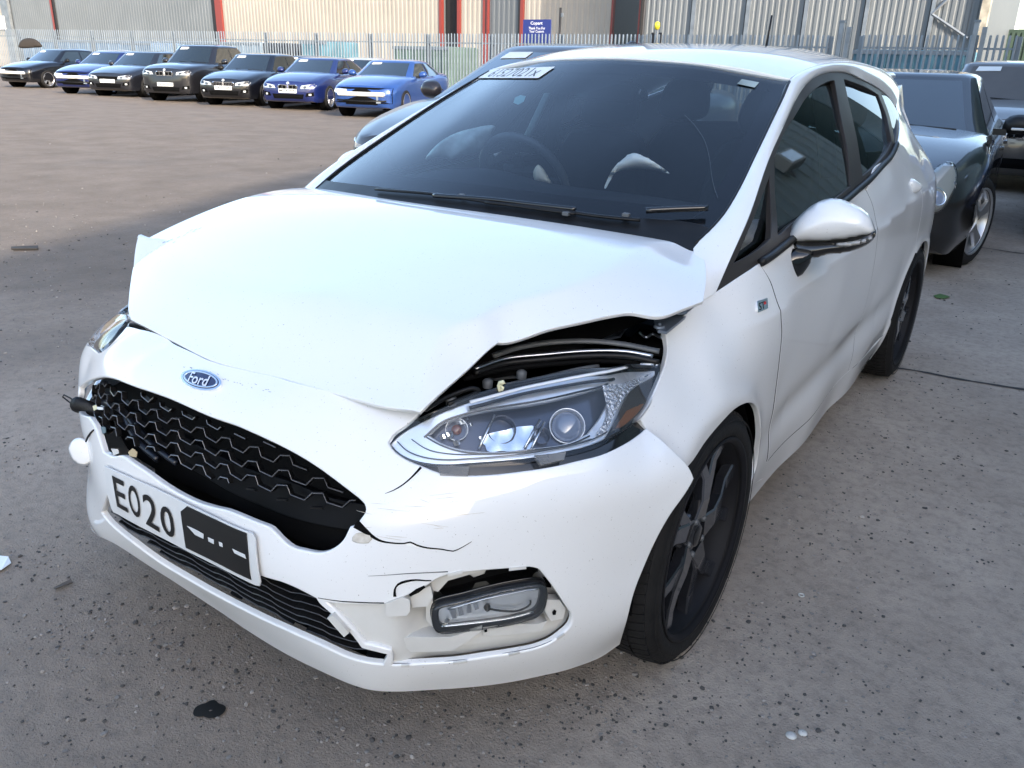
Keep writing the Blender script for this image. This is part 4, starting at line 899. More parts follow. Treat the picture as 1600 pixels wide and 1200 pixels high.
for k in range(16):
    x = rr.uniform(555, 720); y = rr.uniform(785, 845)-(x-555)*.12
    ribbon('scratch', FACE, [(x, y), (x+rr.uniform(14, 50), y+rr.uniform(-6, 7))], [.0003, .0009, .0003], SCUFF, CAR, off=.0005, thick=.0003)
for k in range(26):
    x = rr.uniform(285, 420); y = 565+(x-285)*.27+rr.uniform(3, 12)
    ribbon('paint_chip', FACE, [(x, y), (x+rr.uniform(1.5, 4), y+rr.uniform(-.5, 2))], [.0006, .002, .0008], GREYM, CAR, off=.0006, thick=.0003)
for x, y in [(254, 380), (261, 378), (266, 375.5), (277, 372), (286, 369), (291, 365), (297, 361), (304, 360), (270, 380), (311, 358), (301, 363)]:
    ribbon('paint_chip', HOOD, [(x, y), (x+4, y-2)], [.001, .004, .001], GREYM, CAR, off=.0012, thick=.0004)
# ------------------------------------------------------------------ plate and badge
PL = [[(170, 727), (200, 741), (240, 758), (290, 782), (340, 806), (388, 828)], [(388, 828), (399, 831), (404, 840)], [(404, 840), (412, 905)], [(412, 905), (411, 911), (405, 910)], [(405, 910), (360, 888), (300, 858), (240, 827), (190, 800)], [(190, 800), (183, 797), (180, 790)]]
plate = panel('number_plate', FACE, PL, PLATEW, CAR, step=.02, off=.010, thick=.003, rnd=.001)
CHARF = mat('plate_black', (.008, .008, .008), .35)
for ch, q in (('E', [(183, 741), (201, 750), (208.5, 798), (191, 788)]), ('O', [(206.5, 752), (223.5, 761), (230, 808.5), (213, 800)]), ('2', [(229.5, 766), (251, 778), (257.5, 828), (236, 815)]), ('0', [(256.5, 784), (277, 794), (283.5, 840), (262.5, 829)])):
    map_quad('plate_character', ch, FACE, q, CHARF, plate, off=.0125, bold=.012)
decal('black_tape', FACE, [(300, 789), (345, 810), (392, 831), (395, 865), (399, 901), (348, 876), (298, 852), (294, 826), (290, 797)], CHARF, plate, off=.012)
for q in ([(301, 818), (316, 825), (327, 831), (327, 838), (314, 832)], [(334, 836), (343, 840), (343, 846), (335, 842)], [(351, 843), (356, 845), (357, 851), (352, 849)], [(372, 854), (391, 863), (393, 869), (375, 860)]):
    decal('torn_gap', FACE, q, PLATEW, plate, off=.0138, thick=.0006)
def oval(nm, cx, cy, a, b, rot, m, parent, off, hole=None, th=.003):
    t = np.linspace(0, 2*math.pi, 40, endpoint=False); c, s = math.cos(R(rot)), math.sin(R(rot))
    E = lambda a, b: np.array([FACE.hit(cx+a*math.cos(q)*c-b*math.sin(q)*s, cy+a*math.cos(q)*s+b*math.sin(q)*c) for q in t])
    return panel(nm, FACE, None, m, parent, step=.012, raw=E(a, b), holes=[E(*hole)] if hole else (), off=off, thick=th, rnd=.001)
badge = oval('badge', 316.5, 595.5, 31.5, 14.8, 12, CHROME, CAR, .006, th=.008)
oval('badge_field', 316.5, 595.3, 28, 12.4, 12, BLUEB, badge, .0068, th=.001)
oval('badge_ring', 316.5, 595.3, 26.3, 11.2, 12, CHROME, badge, .0076, hole=(25, 10.2), th=.001)
BSC = mat('badge_script', (.75, .78, .82), .2, metal=.3)
_q = [(301, 583), (332.5, 591.5), (329, 608), (297, 599)]
mq = map_quad('badge_script', 'Ford', FACE, _q, BSC, badge, off=.0085, shear=.35, bold=.012)
# wing badge
wb = decal('wing_badge', SIDE, [(1181, 471), (1197, 466), (1198, 482), (1182, 489)], CHROME, CAR, off=.004, thick=.004)
map_quad('badge_letters', 'ST', SIDE, [(1183.5, 474), (1192, 471), (1193, 482), (1184.5, 486)], GLOSSB, wb, off=.0048)
decal('badge_stripe', SIDE, [(1191, 472), (1194, 471), (1195, 475), (1192, 476.5)], mat('badge_red', (.5, .02, .02), .3), wb, off=.0045, thick=.0006)
# ------------------------------------------------------------------ wheels
RIMD = mat('rim_barrel_dark', (.008, .008, .010), .6, spec=.2)
def spoke_mesh(mb, R_, style, k, n, x0, mf):
    """one arm of an alloy wheel in the wheel's own frame: z is the axle, pointing outward"""
def make_wheel(parent, loc, side=1, r=.318, w=.205, rim=.251, style='y5', rz=0, tilt=0, spin=0, tread=True, hi=True, alloy=None, face=None, name='wheel'):
    alloy = alloy or ALLOY; face = face or ALLOYF
    wh = empty(name); wh.parent = parent
    M = Matrix.Translation(loc) @ Matrix.Rotation(rz, 4, 'Z') @ Matrix.Rotation(tilt, 4, 'Y') @ Matrix.Rotation(side*math.pi/2, 4, 'Y') @ Matrix.Rotation(spin, 4, 'Z')
    h = w/2; nseg = 64 if hi else 28
    prof = [(rim-.012, -h+.012), (rim+.004, -h), (rim+.03, -h-.004), (r-.03, -h-.002), (r-.008, -h+.016), (r-.003, -h+.03), (r-.003, h-.03), (r-.008, h-.016), (r-.018, h-.006), (r-.03, h+.001), (rim+.035, h+.005), (rim+.012, h+.003), (rim+.002, h-.002), (rim-.012, h-.014)]
    MB().lathe(prof, nseg, M).build('tyre', RUBBER, wh)
    if tread:
        mb = MB(); N = 76
        for k in range(N):
            a = 2*math.pi*k/N
            for (z0, z1, sk) in ((-h+.018, -h+.052, .05), (-h+.058, -.006, .02), (.006, h-.058, -.02), (h-.052, h-.014, -.06)):
                rr0 = r-.004; rr1 = r+.0015; da = 2*math.pi/N*.40; V = []
                for rr_ in (rr0, rr1):
                    for aa, zz in ((a-da, z0), (a+da, z0), (a+da+sk*.5, z1), (a-da+sk*.5, z1)):
                        dr = .007*max(0, (abs(zz)-(h-.035))/.03); V.append(M @ Vector(((rr_-dr)*math.cos(aa), (rr_-dr)*math.sin(aa), zz)))
                mb.add(V, [(4, 5, 6, 7), (0, 1, 5, 4), (1, 2, 6, 5), (2, 3, 7, 6), (3, 0, 4, 7)])
        mb.build('tread', RUBBER, wh)
        MB().lathe([(rim+.045, h+.0045), (rim+.047, h+.006), (rim+.049, h+.0045)], nseg, M).build('sidewall_rib', RUBBER, wh)
    # barrel and flange
    MB().lathe([(rim-.03, -h+.01), (rim-.028, h-.06), (rim-.014, h-.02), (rim-.006, h-.006), (rim-.001, h-.004), (rim+.004, h+.001), (rim+.003, h+.004), (rim-.004, h+.003), (rim-.012, h-.006)], nseg, M).build('rim', RIMD if hi else alloy, wh)
    zc = h-.030
    sp = MB(); lowF = []
    def arm(a, pts, th=.026, top=0.0):
        """pts: (radius, angle offset, half width, height)"""
        L = []; Rr = []
        for (rr_, da, hw, z) in pts:
            hw = hw*1.75
            c = Vector((rr_*math.cos(a+da), rr_*math.sin(a+da), z)); t = Vector((-math.sin(a+da), math.cos(a+da), 0)); L.append((c, t, hw))
        V = []; n = len(L)
        for c, t, hw in L: V += [c-t*(hw+.003)-Vector((0, 0, th)), c-t*hw-Vector((0, 0, .004)), c-t*(hw-.004), c+t*(hw-.004), c+t*hw-Vector((0, 0, .004)), c+t*(hw+.003)-Vector((0, 0, th))]
        F = []
        for i in range(n-1):
            for j in range(5): F.append((i*6+j, i*6+j+1, (i+1)*6+j+1, (i+1)*6+j))
        FF = [f[::-1] for f in F]+[tuple(range(6)), tuple(range(n*6-1, n*6-7, -1))]
        if not hi: sp.add([M @ v for v in V], FF); return
        o = mesh('spoke', [M @ v for v in V], FF, alloy, wh)
        if face is not None:
            o.data.materials.append(face)
            for q in range(n-1): o.data.polygons[q*5+3].material_index = 1
            for q in range(1, n-1): o.data.polygons[q*5+2].material_index = 1
    for k in range(5):
        a = 2*math.pi*k/5
        if style == 'y5':
            arm(a, [(.045, 0, .020, zc+.004), (.095, .06, .014, zc+.010), (.150, .15, .012, zc+.006), (.190, .30, .011, zc+.001), (rim-.012, .36, .013, zc+.006)])
            arm(a, [(.045, 0, .016, zc+.002), (.095, -.08, .012, zc+.006), (.150, -.16, .011, zc+.001), (.190, -.20, .010, zc-.004), (rim-.012, -.26, .012, zc+.002)])
        elif style == 'd5':
            for s_ in (-1, 1): arm(a, [(.045, s_*.1, .012, zc), (.12, s_*.10, .010, zc+.004), (rim-.012, s_*.13, .011, zc+.012)])
        else:
            arm(a, [(.045, 0, .022, zc), (.12, 0, .018, zc+.005), (rim-.012, 0, .03, zc+.012)])
    if sp.V: sp.build('spokes', alloy, wh)
    MB().lathe([(.001, zc+.006), (.026, zc+.006), (.030, zc+.002), (.05, zc-.002), (.066, zc-.012), (.066, zc-.04)], 24, M).build('hub', alloy, wh)
    if hi:
        MB().lathe([(.001, zc+.010), (.022, zc+.009), (.027, zc+.006)], 24, M).build('centre_cap', GLOSSB, wh)
        for k in range(5):
            a = 2*math.pi*(k+.5)/5; MB().lathe([(.0005, .006), (.006, .006), (.0085, .002), (.0085, -.01)], 6, M @ Matrix.Translation((.048*math.cos(a), .048*math.sin(a), zc+.001)), sm=False).build('wheel_nut', GREYM, wh)
        MB().lathe([(.05, -.02), (.140, -.02), (.140, -.005), (.05, -.005)], 40, M).build('brake_disc', DISC, wh)
        mb = MB(); mb.box((-.06, .075, -.04), (.06, .155, .015), M, bev=.008); mb.build('brake_caliper', BLACKP, wh)
        MB().lathe([(.01, -.022), (.155, -.024)], 30, M).build('backing_plate', VOID, wh)
    return wh
make_wheel(CAR, (.757, 0, .314), 1, spin=.35)
make_wheel(CAR, (.757, 2.493, .314), 1, spin=1.0)
make_wheel(CAR, (-.757, 0, .314), -1, spin=.2); make_wheel(CAR, (-.757, 2.493, .314), -1, spin=.8)
# arch liners and the dark underside
for yc in (0, 2.493):
    for sx in (1, -1):
        mb = MB(); a = np.linspace(-.05, math.pi+.05, 22); V = []; F = []
        for x in (.835, .60, .42):
            for t in a: V.append((sx*x, yc-.352*math.cos(t), .31+.352*math.sin(t)*(1 if x > .5 else 1)))
        n = len(a)
        for j in range(2):
            for i in range(n-1): F.append((j*n+i, j*n+i+1, (j+1)*n+i+1, (j+1)*n+i))
        V += [(sx*.42, yc, .1)]; F += [(2*n+i, 2*n+i+1, len(V)-1) for i in range(n-1)]
        mb.add(V, F).build('arch_liner', VOID, CAR)
MB().box((-.72, -.1+.45, .16), (.72, 2.1, .24)).box((-.42, -.5, .17), (.42, 3.0, .30)).build('underbody', VOID, CAR)
# inner shell so that shut lines read dark
def inner(nm, segs, off, m=VOID): panel(nm, SIDE, segs, m, CAR, step=.06, off=off, rim=False, mirror=True)
inner('body_frame', [[(0, .40, .24), (0, .40, .60), (0, .38, .86)], [(0, .38, .86), (0, 1.0, .92), (0, 1.8, .98), (0, 2.2, .98)], [(0, 2.2, .98), (0, 2.10, .5), (0, 2.1, .22)]], -.026)
inner('roof_frame', [[(0, 1.45, 1.0), (0, 1.62, 1.38), (0, 1.70, 1.38), (0, 1.60, 1.0)]], -.03, BLACKP)
for nm, px_ in (('door_gap_shade', [(1188, 414), (1204, 440), (1214, 470), (1221, 500), (1222, 520), (1219, 555), (1215, 590), (1208, 643), (1201, 700), (1194, 746)]), ('door_gap_shade', [(1349, 294), (1361, 307), (1366, 330), (1370, 360), (1368, 400), (1360, 450), (1348, 500), (1330, 560)][:3]),
                ('sill_gap_shade', [(1194, 746), (.84, .49, .269), (.838, 1.0, .279), (.838, 1.5, .292), (.84, 2.09, .297)])):
    ribbon(nm, SIDE, px_, .0042, VOID, CAR, off=-.0005, thick=.002)  # dark ribbons here and below stand in for shade in the shut lines
_dg = [(p[0], p[1]+.0035, p[2]) for p in FD_T]; ribbon('door_gap_shade', SIDE, _dg, .0042, VOID, CAR, off=-.0005, thick=.002)
ribbon('wing_gap_shade', SIDE, [(1011, 671), (1030, 685), (1045, 699), (1060, 713), (1075, 729)], .003, VOID, CAR, off=-.002, thick=.002)
# ------------------------------------------------------------------ cowl, wipers, cabin
panel('cowl', WS, [[(.67, .21, .955), (.62, .205, .955), (.35, .13, .965), (0, .09, .975), (-.35, .13, .965), (-.67, .21, .955)], [(-.67, .25, .99), (-.35, .2, 1.01), (0, .15, 1.02), (.35, .2, 1.01), (.675, .25, .99)]], BLACKP, CAR, step=.03, off=.002, thick=.04)
for px_, r_ in (([(760, 322), (850, 331), (930, 343), (1000, 350)], .008), ([(590, 301), (680, 309), (760, 321), (900, 340)], .007)):
    X = WS.P(spline([WS.hit(*p) for p in px_], .02), .012); MB().tube(X, r_, 6, flat=.6).build('wiper_arm', BLACKP, CAR)
X = WS.P(spline([WS.hit(*p) for p in [(1009, 338), (1050, 336), (1104, 334)]], .01), .018); MB().tube(X, .0085, 6).build('wiper_blade', GLOSSB, CAR)
X = WS.P(spline([WS.hit(*p) for p in [(680, 312), (760, 318), (830, 326), (900, 334)]], .01), .014); MB().tube(X, .007, 6).build('wiper_blade', GLOSSB, CAR)
for p in ((723, 313), (885, 341), (978, 343)):
    o = WS.P([WS.hit(*p)], .012)[0]; MB().box((-.009, -.006, -.004), (.009, .006, .007), Matrix.Translation(o), bev=.002).build('washer_jet', GREYM, CAR)
# stickers
st = decal('auction_sticker', WS, [(767, 109), (867, 104.5), (841, 122), (747, 122)], PAPER, CAR, off=.001, thick=.0006)
map_quad('sticker_number', '61527021x', WS, [(778, 109), (853, 106), (835, 120), (760, 120.5)], INK, st, off=.0018)
decal('service_sticker', WS, [(1159, 124), (1186, 129), (1179, 137), (1152, 131)], glass('pale_sticker', (.4, .5, .5), film=.5, filmcol=(.6, .72, .7)), CAR, off=.001, thick=.0005)
decal('tint_sticker', WS, [(803, 147), (812, 143), (820, 145), (817, 153), (808, 158), (801, 155)], mat('green_sticker', (.20, .42, .40), .5), CAR, off=-.012, thick=.0005)
# crack in the glass
WC = mat('glass_crack', (.16, .2, .23), .3)
for px_ in ([(1085, 195), (1100, 218), (1108, 245), (1112, 275), (1117, 297), (1122, 310)], [(1070, 180), (1085, 195)]):
    ribbon('glass_crack', WS, px_, .0004, WC, CAR, off=.0006, thick=.0003)
# dashboard
mb = MB(); n = 24; V = []; F = []
prof_d = [(.30, .93), (.45, .985), (.62, .995), (.78, .985), (.86, .94), (.88, .86), (.92, .72), (.95, .55)]
for i in range(n+1):
    x = -.66+1.32*i/n; hood_ = .035*math.exp(-((x+.36)/.17)**2)
    for (y, z) in prof_d: V.append((x, y-.05*(x/.66)**2, z+(hood_ if .5 < y < .9 else 0)-.02*(x/.66)**4))
m_ = len(prof_d)
for i in range(n):
    for j in range(m_-1): F.append((i*m_+j, (i+1)*m_+j, (i+1)*m_+j+1, i*m_+j+1))
mb.add(V, F, True); mb.build('dashboard', INTER, CAR)
o = Vector((-.36, 1.01, .955)); Mw = Matrix.Translation(o) @ Matrix.Rotation(R(-62), 4, 'X')
t = np.linspace(0, 2*math.pi, 40, endpoint=False)
sw = MB().tube([Mw @ Vector((.185*math.cos(a), .185*math.sin(a), 0)) for a in t], .016, 10, closed=True).build('steering_wheel', mat('wheel_rim_leather', (.055, .062, .070), .5), CAR)
MB().box((-.075, -.06, -.02), (.075, .06, .015), Mw, bev=.012).box((-.18, -.02, -.012), (.18, .012, .004), Mw).box((-.02, -.18, -.012), (.02, 0, .004), Mw).build('wheel_spokes', INTER, sw)
def seat(x, y, rear=False):
    s = empty('seat'); s.parent = CAR; w_ = .25 if not rear else .62
    Ms = Matrix.Translation((x, y, .50)) @ Matrix.Rotation(R(-14), 4, 'X')
    puff('backrest', [(-w_, 0), (-w_*.96, .35), (-w_*.75, .60), (-w_*.3, .64), (w_*.3, .64), (w_*.75, .60), (w_*.96, .35), (w_, 0)], Ms @ Matrix.Rotation(R(90), 4, 'X'), .07, .06, INTER, s, step=.05)
    for hx in ((0,) if not rear else (-.38, .38)):
        puff('head_restraint', [(hx-.13, .66), (hx-.12, .80), (hx-.06, .85), (hx+.06, .85), (hx+.12, .80), (hx+.13, .66)], Ms @ Matrix.Rotation(R(90), 4, 'X'), .05, .05, INTER, s, step=.03)
    MB().box((x-w_, y-.48, .38), (x+w_, y+.05, .52), bev=.04).build('seat_cushion', INTER, s)
seat(.36, 1.50); seat(-.36, 1.50); seat(0, 2.35, True)
mb = MB().box((-.74, .5, .26), (.74, 2.9, .30)); mb.build('cabin_floor', INTER, CAR)
for sx in (1, -1):
    V = [(sx*.76, .5, .3), (sx*.76, 2.7, .3), (sx*.765, 2.7, .96), (sx*.755, .5, .92)]; mesh('door_card', V, [(0, 1, 2, 3)], INTER, CAR)
    MB().tube(spline([(sx*.62, 1.60, 1.00), (sx*.585, 1.60, 1.15), (sx*.53, 1.61, 1.34)], .05), .032, 8).build('pillar_trim', INTERG, CAR)
    if sx < 0:
        P = [back(819, 224, 'x', -.55), back(856, 146, 'x', -.55)]; MB().tube([P[0], P[1]], .020, 6, flat=.2).build('seat_belt', mat('belt_webbing', (.30, .34, .34), .7), CAR)
panel('headlining', ROOF, [[(-.54, 1.1, 0), (.54, 1.1, 0)], [(.54, 1.1, 0), (.52, 2.95, 0)], [(.52, 2.95, 0), (-.52, 2.95, 0)]], INTERG, CAR, step=.08, off=-.03, rim=False)
MB().box((-.11, .93, 1.255), (.11, .955, 1.315), bev=.01).build('interior_mirror', GLOSSB, CAR)
MB().tube([(0, .945, 1.31), (0, .93, 1.345)], .010, 6).build('mirror_stalk', GLOSSB, CAR)
# spent airbags
pp, M = plane_px([(944, 294), (947, 285), (957, 265), (975, 247), (990, 239), (1005, 244), (1025, 255), (1046, 271), (1030, 267), (1012, 264), (985, 264), (962, 270), (952, 285), (946, 295)], (.27, .66, 1.09), (.3, -.9, .45))
puff('spent_airbag', pp, M, .028, .02, AIRBAG, CAR, step=.01, wob=.5, seed=2)
pp, M = plane_px([(833, 272), (836, 262), (841, 257), (849, 264), (857, 277), (864, 290), (850, 287), (838, 285)], (-.17, .80, 1.0), (.5, -.9, .35))
puff('spent_airbag', pp, M, .02, .015, mat('airbag_cream', (.62, .55, .42), .85, bump=.2, bscale=30), CAR, step=.01, wob=.5, seed=3)
pp, M = plane_px([(665, 249), (672, 237), (690, 220), (712, 208), (740, 200), (762, 196), (774, 197), (770, 208), (762, 222), (752, 235), (742, 242), (728, 243), (712, 248), (704, 252), (696, 247)], (-.56, .86, 1.08), (.8, -.75, .3))
puff('bright_view_patch', pp, M, .03, .02, mat('bright_view_pale', (.62, .70, .66), .4, noise=.35, nscale=12, bump=.5, bscale=18), CAR, step=.01, wob=.8, seed=4)  # added pale shape stands in for the sunlit view through the far window
pp, M = plane_px([(800, 241), (812, 237), (826, 238), (835, 242), (820, 244)], (-.40, .90, 1.02), (.5, -.9, .4))
puff('instrument_glass', pp, M, .004, .003, INTERG, CAR, step=.01)
# glass light on far-side cabin
# ------------------------------------------------------------------ door mirror
def door_mirror(sx):
    g = empty('door_mirror'); g.parent = CAR
    pp, M = plane_px([(1232, 376), (1234, 362), (1242, 345), (1256, 331), (1270, 320), (1284, 313), (1297, 310), (1312, 311), (1330, 317), (1347, 326), (1359, 337), (1365, 350), (1367, 363), (1350, 369), (1320, 374), (1290, 377), (1260, 378)], (.88, .65, .99), (.25, -1, .10))
    F_ = Matrix.Scale(-1, 4, (1, 0, 0)) if sx < 0 else Matrix.Identity(4)
    puff('mirror_cap', pp, F_ @ M, .060, .045, WHITE, g, step=.009, expo=.5)
    pp, M = plane_px([(1233, 372), (1260, 374), (1290, 373), (1320, 370), (1367, 357), (1368, 368), (1360, 379), (1347, 387), (1325, 394), (1295, 398), (1268, 404), (1245, 398), (1233, 388)], (.88, .66, .96), (.25, -1, .10))
    puff('mirror_base', pp, F_ @ M, .050, .04, GLOSSB, g, step=.009)
    pp, M = plane_px([(1301, 381), (1330, 377), (1358, 370), (1367, 364), (1367, 370), (1358, 377), (1340, 383), (1315, 386)], (.90, .612, .955), (.25, -1, .10))
    puff('indicator', pp, F_ @ M, .016, .01, mat('mirror_indicator', (.32, .31, .30), .15, coat=1), g, step=.008)
    pp, M = plane_px([(1213, 405), (1225, 392), (1245, 388), (1270, 392), (1268, 405), (1258, 422), (1250, 432), (1240, 436), (1226, 430), (1214, 419)], (.815, .58, .885), (.6, -.8, .1))
    puff('mirror_foot', pp, F_ @ M, .030, .06, GLOSSB, g, step=.009)
door_mirror(1); door_mirror(-1)
# rear door handle
for sx in (1,):
    pp, M = plane_px([(1418, 292), (1419, 283), (1424, 279), (1434, 284), (1438, 291), (1434, 299), (1426, 303), (1419, 301)], SIDE.P([SIDE.hit(1428, 292)])[0], (1, -.35, .1))
    puff('door_handle', pp, M, .02, .02, WHITE, CAR, step=.01)
# aerial and the tailgate spoiler edge
P0, P1 = back(1197, 71, 'x', .02), back(1206, 24, 'x', .02)
P0 = P0-[0, 0, .03]
MB().lathe([(.03, -.02), (.022, .012), (.012, .02), (.001, .021)], 14, Matrix.Translation(P0+[0, 0, .01])).build('aerial_base', BLACKP, CAR)
MB().tube([P0, P1], [.0058, .0045], 7).build('aerial', BLACKP, CAR)
MB().box((-.50, 3.02, 1.34), (.50, 3.13, 1.372), bev=.012).build('spoiler', WHITE, CAR)
# ------------------------------------------------------------------ the yard
def ground_mat():
    m = bpy.data.materials.new('yard_surface'); m.use_nodes = True; t = m.node_tree; b = t.nodes['Principled BSDF']; b.inputs['Roughness'].default_value = .85
    b.inputs['Specular IOR Level'].default_value = .3
    tc = _n(t, 'ShaderNodeTexCoord'); L = t.links.new
    def noise(sc, det, rough=.55, vec=None):
        n = _n(t, 'ShaderNodeTexNoise'); n.inputs['Scale'].default_value = sc; n.inputs['Detail'].default_value = det; n.inputs['Roughness'].default_value = rough
        L(vec or tc.outputs['Object'], n.inputs['Vector']); return n.outputs[0]
    def ramp(src, a, b_, lo=0, hi=1):
        r_ = _n(t, 'ShaderNodeMapRange'); r_.inputs[1].default_value = a; r_.inputs[2].default_value = b_; r_.inputs[3].default_value = lo; r_.inputs[4].default_value = hi; L(src, r_.inputs[0]); return r_.outputs[0]
    def mix(f, a, c):
        x = _n(t, 'ShaderNodeMix', data_type='RGBA')
        if isinstance(f, float): x.inputs[0].default_value = f
        else: L(f, x.inputs[0])
        for i, v in ((6, a), (7, c)):
            if isinstance(v, tuple): x.inputs[i].default_value = (*v, 1)
            else: L(v, x.inputs[i])
        return x.outputs[2]
    big = noise(.22, 5, .6); mid = noise(1.7, 8, .65); fine = noise(26, 8, .7); grit = noise(150, 4, .7)
    dirt = mix(ramp(mid, .3, .7), (.15, .118, .090), (.225, .182, .145)); conc = mix(ramp(mid, .35, .7), (.345, .285, .232), (.475, .40, .33))
    sx = _n(t, 'ShaderNodeSeparateXYZ'); L(tc.outputs['Object'], sx.inputs[0])
    # loose dirt lies over the open lot to the left, swept concrete round the white car
    mm = _n(t, 'ShaderNodeMath', operation='MULTIPLY_ADD'); L(sx.outputs[0], mm.inputs[0]); mm.inputs[1].default_value = -.16; L(ramp(big, .3, .7, -.9, .9), mm.inputs[2])
    f1 = ramp(mm.outputs[0], -.1, 1.0); base = mix(f1, conc, dirt)
    base = mix(ramp(fine, .46, .74, 0, .55), base, (.12, .107, .097)); base = mix(ramp(grit, .58, .74, 0, .4), base, (.42, .39, .35))
    base = mix(ramp(noise(60, 3, .8), .62, .72, 0, .5), base, (.06, .056, .053))
    # tyre-darkened tracks and damp patches
    st = noise(.9, 3, .5, None); base = mix(ramp(st, .55, .75, 0, .25), base, (.13, .122, .115))
    L(base, b.inputs['Base Color'])
    bp = _n(t, 'ShaderNodeBump'); bp.inputs['Strength'].default_value = .75; bp.inputs['Distance'].default_value = .012
    ad = _n(t, 'ShaderNodeMath', operation='ADD'); L(fine, ad.inputs[0]); L(grit, ad.inputs[1]); L(ad.outputs[0], bp.inputs['Height']); L(bp.outputs[0], b.inputs['Normal'])
    return m
GMAT = ground_mat()
# one sheet to the horizon, gently uneven near the camera
def grid_ground():
    xs = np.unique(np.r_[-900, -300, -120, np.linspace(-70, 20, 91), 60, 150, 400, 900]); ys = np.unique(np.r_[-600, -150, -40, np.linspace(-8, 40, 60), 80, 200, 900])
    V = []; F = []
    for y in ys:
        for x in xs:
            d = min(1, max(0, math.hypot(x, y)-4)/6)
            V.append((x, y, d*.012*(math.sin(x*.9+y*.4)+math.sin(y*1.3-x*.3))-.010*d))
    n = len(xs)
    for j in range(len(ys)-1):
        for i in range(n-1): F.append((j*n+i, j*n+i+1, (j+1)*n+i+1, (j+1)*n+i))
    o = mesh('ground', V, F, GMAT, smooth=True); tag(o, kind='structure')
grid_ground()
# a concrete joint and the edge of an old patch
JM = mat('joint_dark', (.03, .029, .028), .9)
def joint(px, w_, nm, m, label=None):
    P = np.array([back(*p, 'z', 0) for p in px]); A = spline(P[:, :2], .06); T = np.gradient(A, axis=0); T /= np.linalg.norm(T, axis=1)[:, None]; N_ = np.c_[-T[:, 1], T[:, 0]]
    ww = w_/2*(1+.5*np.sin(np.arange(len(A))*1.7)*np.sin(np.arange(len(A))*.61)); A = A+N_*(.006*np.sin(np.arange(len(A))*.9))[:, None]
    V = [(*p, .003) for p in A-N_*ww[:, None]]+[(*p, .003) for p in A+N_*ww[:, None]]; n = len(A)
    o = mesh(nm, V, [(i, n+i, n+i+1, i+1) for i in range(n-1)], m); tag(o, kind='structure'); return o
joint([(1523, 386), (1560, 391), (1640, 403)], .02, 'pavement_joint', JM)
joint([(1375, 573), (1450, 583), (1520, 597), (1640, 614)], .022, 'pavement_joint', JM)
def splat(px, sizex, sizey, nm, m, seed, z=.004, kind='structure'):
    o = back(*px, 'z', 0); r = np.random.default_rng(seed); t = np.linspace(0, 2*math.pi, 26, endpoint=False)
    ph = r.uniform(0, 6, 5); k = 1+sum(.16/(i+1)*np.sin((i+2)*t+ph[i]) for i in range(5))
    V = [(o[0]+sizex*k[i]*math.cos(a), o[1]+sizey*k[i]*math.sin(a), z) for i, a in enumerate(t)]+[(o[0], o[1], z)]; n = len(t)
    ob = mesh(nm, V, [(i, (i+1) % n, n) for i in range(n)], m); 
    if kind: tag(ob, kind=kind)
    return ob
splat((328, 1111), .030, .030, 'oil_stain', mat('oil', (.006, .006, .006), .35), 3)

# ------------------------------------------------------------------ loose stones and grit
def pebble_field():
    STN = [mat('grit_pale', (.30, .27, .24), .9, noise=.3, nscale=30), mat('grit_grey', (.20, .185, .17), .9, noise=.3, nscale=30), mat('grit_dark', (.06, .056, .052), .85)]
    r = np.random.default_rng(21); Vs, Fs, Ms = [], [], []; ico = bmesh.new(); bmesh.ops.create_icosphere(ico, subdivisions=1, radius=1); IV = np.array([v.co[:] for v in ico.verts]); IF = [[v.index for v in f.verts] for f in ico.faces]; ico.free(); k = 0
    pts = []
    # clusters that follow the photograph: along the nose, to the left, in front of the near wheel, right edge
    cl = [((120, 980), 90, 260), ((250, 960), 60, 170), ((60, 860), 60, 150), ((330, 1050), 90, 200), ((560, 1120), 130, 200), ((850, 1110), 120, 320), ((980, 1080), 90, 200), ((1180, 980), 90, 220), ((1260, 830), 100, 260), ((1330, 700), 90, 200), ((1440, 700), 90, 200), ((1500, 830), 100, 160), ((1420, 590), 60, 200), ((1500, 480), 70, 130), ((1350, 1080), 150, 240), ((60, 700), 60, 120), ((90, 500), 90, 220), ((180, 600), 60, 100), ((60, 400), 90, 240), ((300, 260), 160, 260), ((1250, 1150), 100, 130), ((700, 1170), 200, 160), ((150, 1120), 150, 260)]
    for (c, s, n) in cl:
        for _ in range(n):
            p = (c[0]+r.normal()*s, c[1]+r.normal()*s*.45)
            if p[1] < 215 or p[1] > 1260: continue
            pts.append(back(*p, 'z', 0))
    for _ in range(3600): 
        d = 1.2+10*r.random()**1.5; a = r.uniform(-1.35, .18); pts.append(CC+np.array([math.sin(a)*d, math.cos(a)*d, 0]))
    for P in pts:
        d = math.hypot(P[0]-CC[0], P[1]-CC[1]); s = abs(r.normal())*.0016+.0010; s = min(s*(1+.10*d), .012)
        Q = IV*[s*r.uniform(.7, 1.4), s*r.uniform(.7, 1.4), s*r.uniform(.35, .8)]+r.normal(size=IV.shape)*s*.12
        a = r.uniform(0, 6.28); c_, s_ = math.cos(a), math.sin(a); Q = np.c_[Q[:, 0]*c_-Q[:, 1]*s_, Q[:, 0]*s_+Q[:, 1]*c_, Q[:, 2]+s*.25]
        Vs.append(Q+[P[0], P[1], 0]); Fs += [[i+k for i in f] for f in IF]; mi = r.choice(3, p=[.22, .36, .42]); Ms += [mi]*len(IF); k += len(IV)
    me = bpy.data.meshes.new('gravel'); me.from_pydata(np.vstack(Vs).tolist(), [], Fs); me.update()
    for m in STN: me.materials.append(m)
    me.polygons.foreach_set('material_index', Ms); o = link('gravel', me); tag(o, 'loose grit and small stones scattered over the yard surface', 'gravel', kind='stuff')
pebble_field()
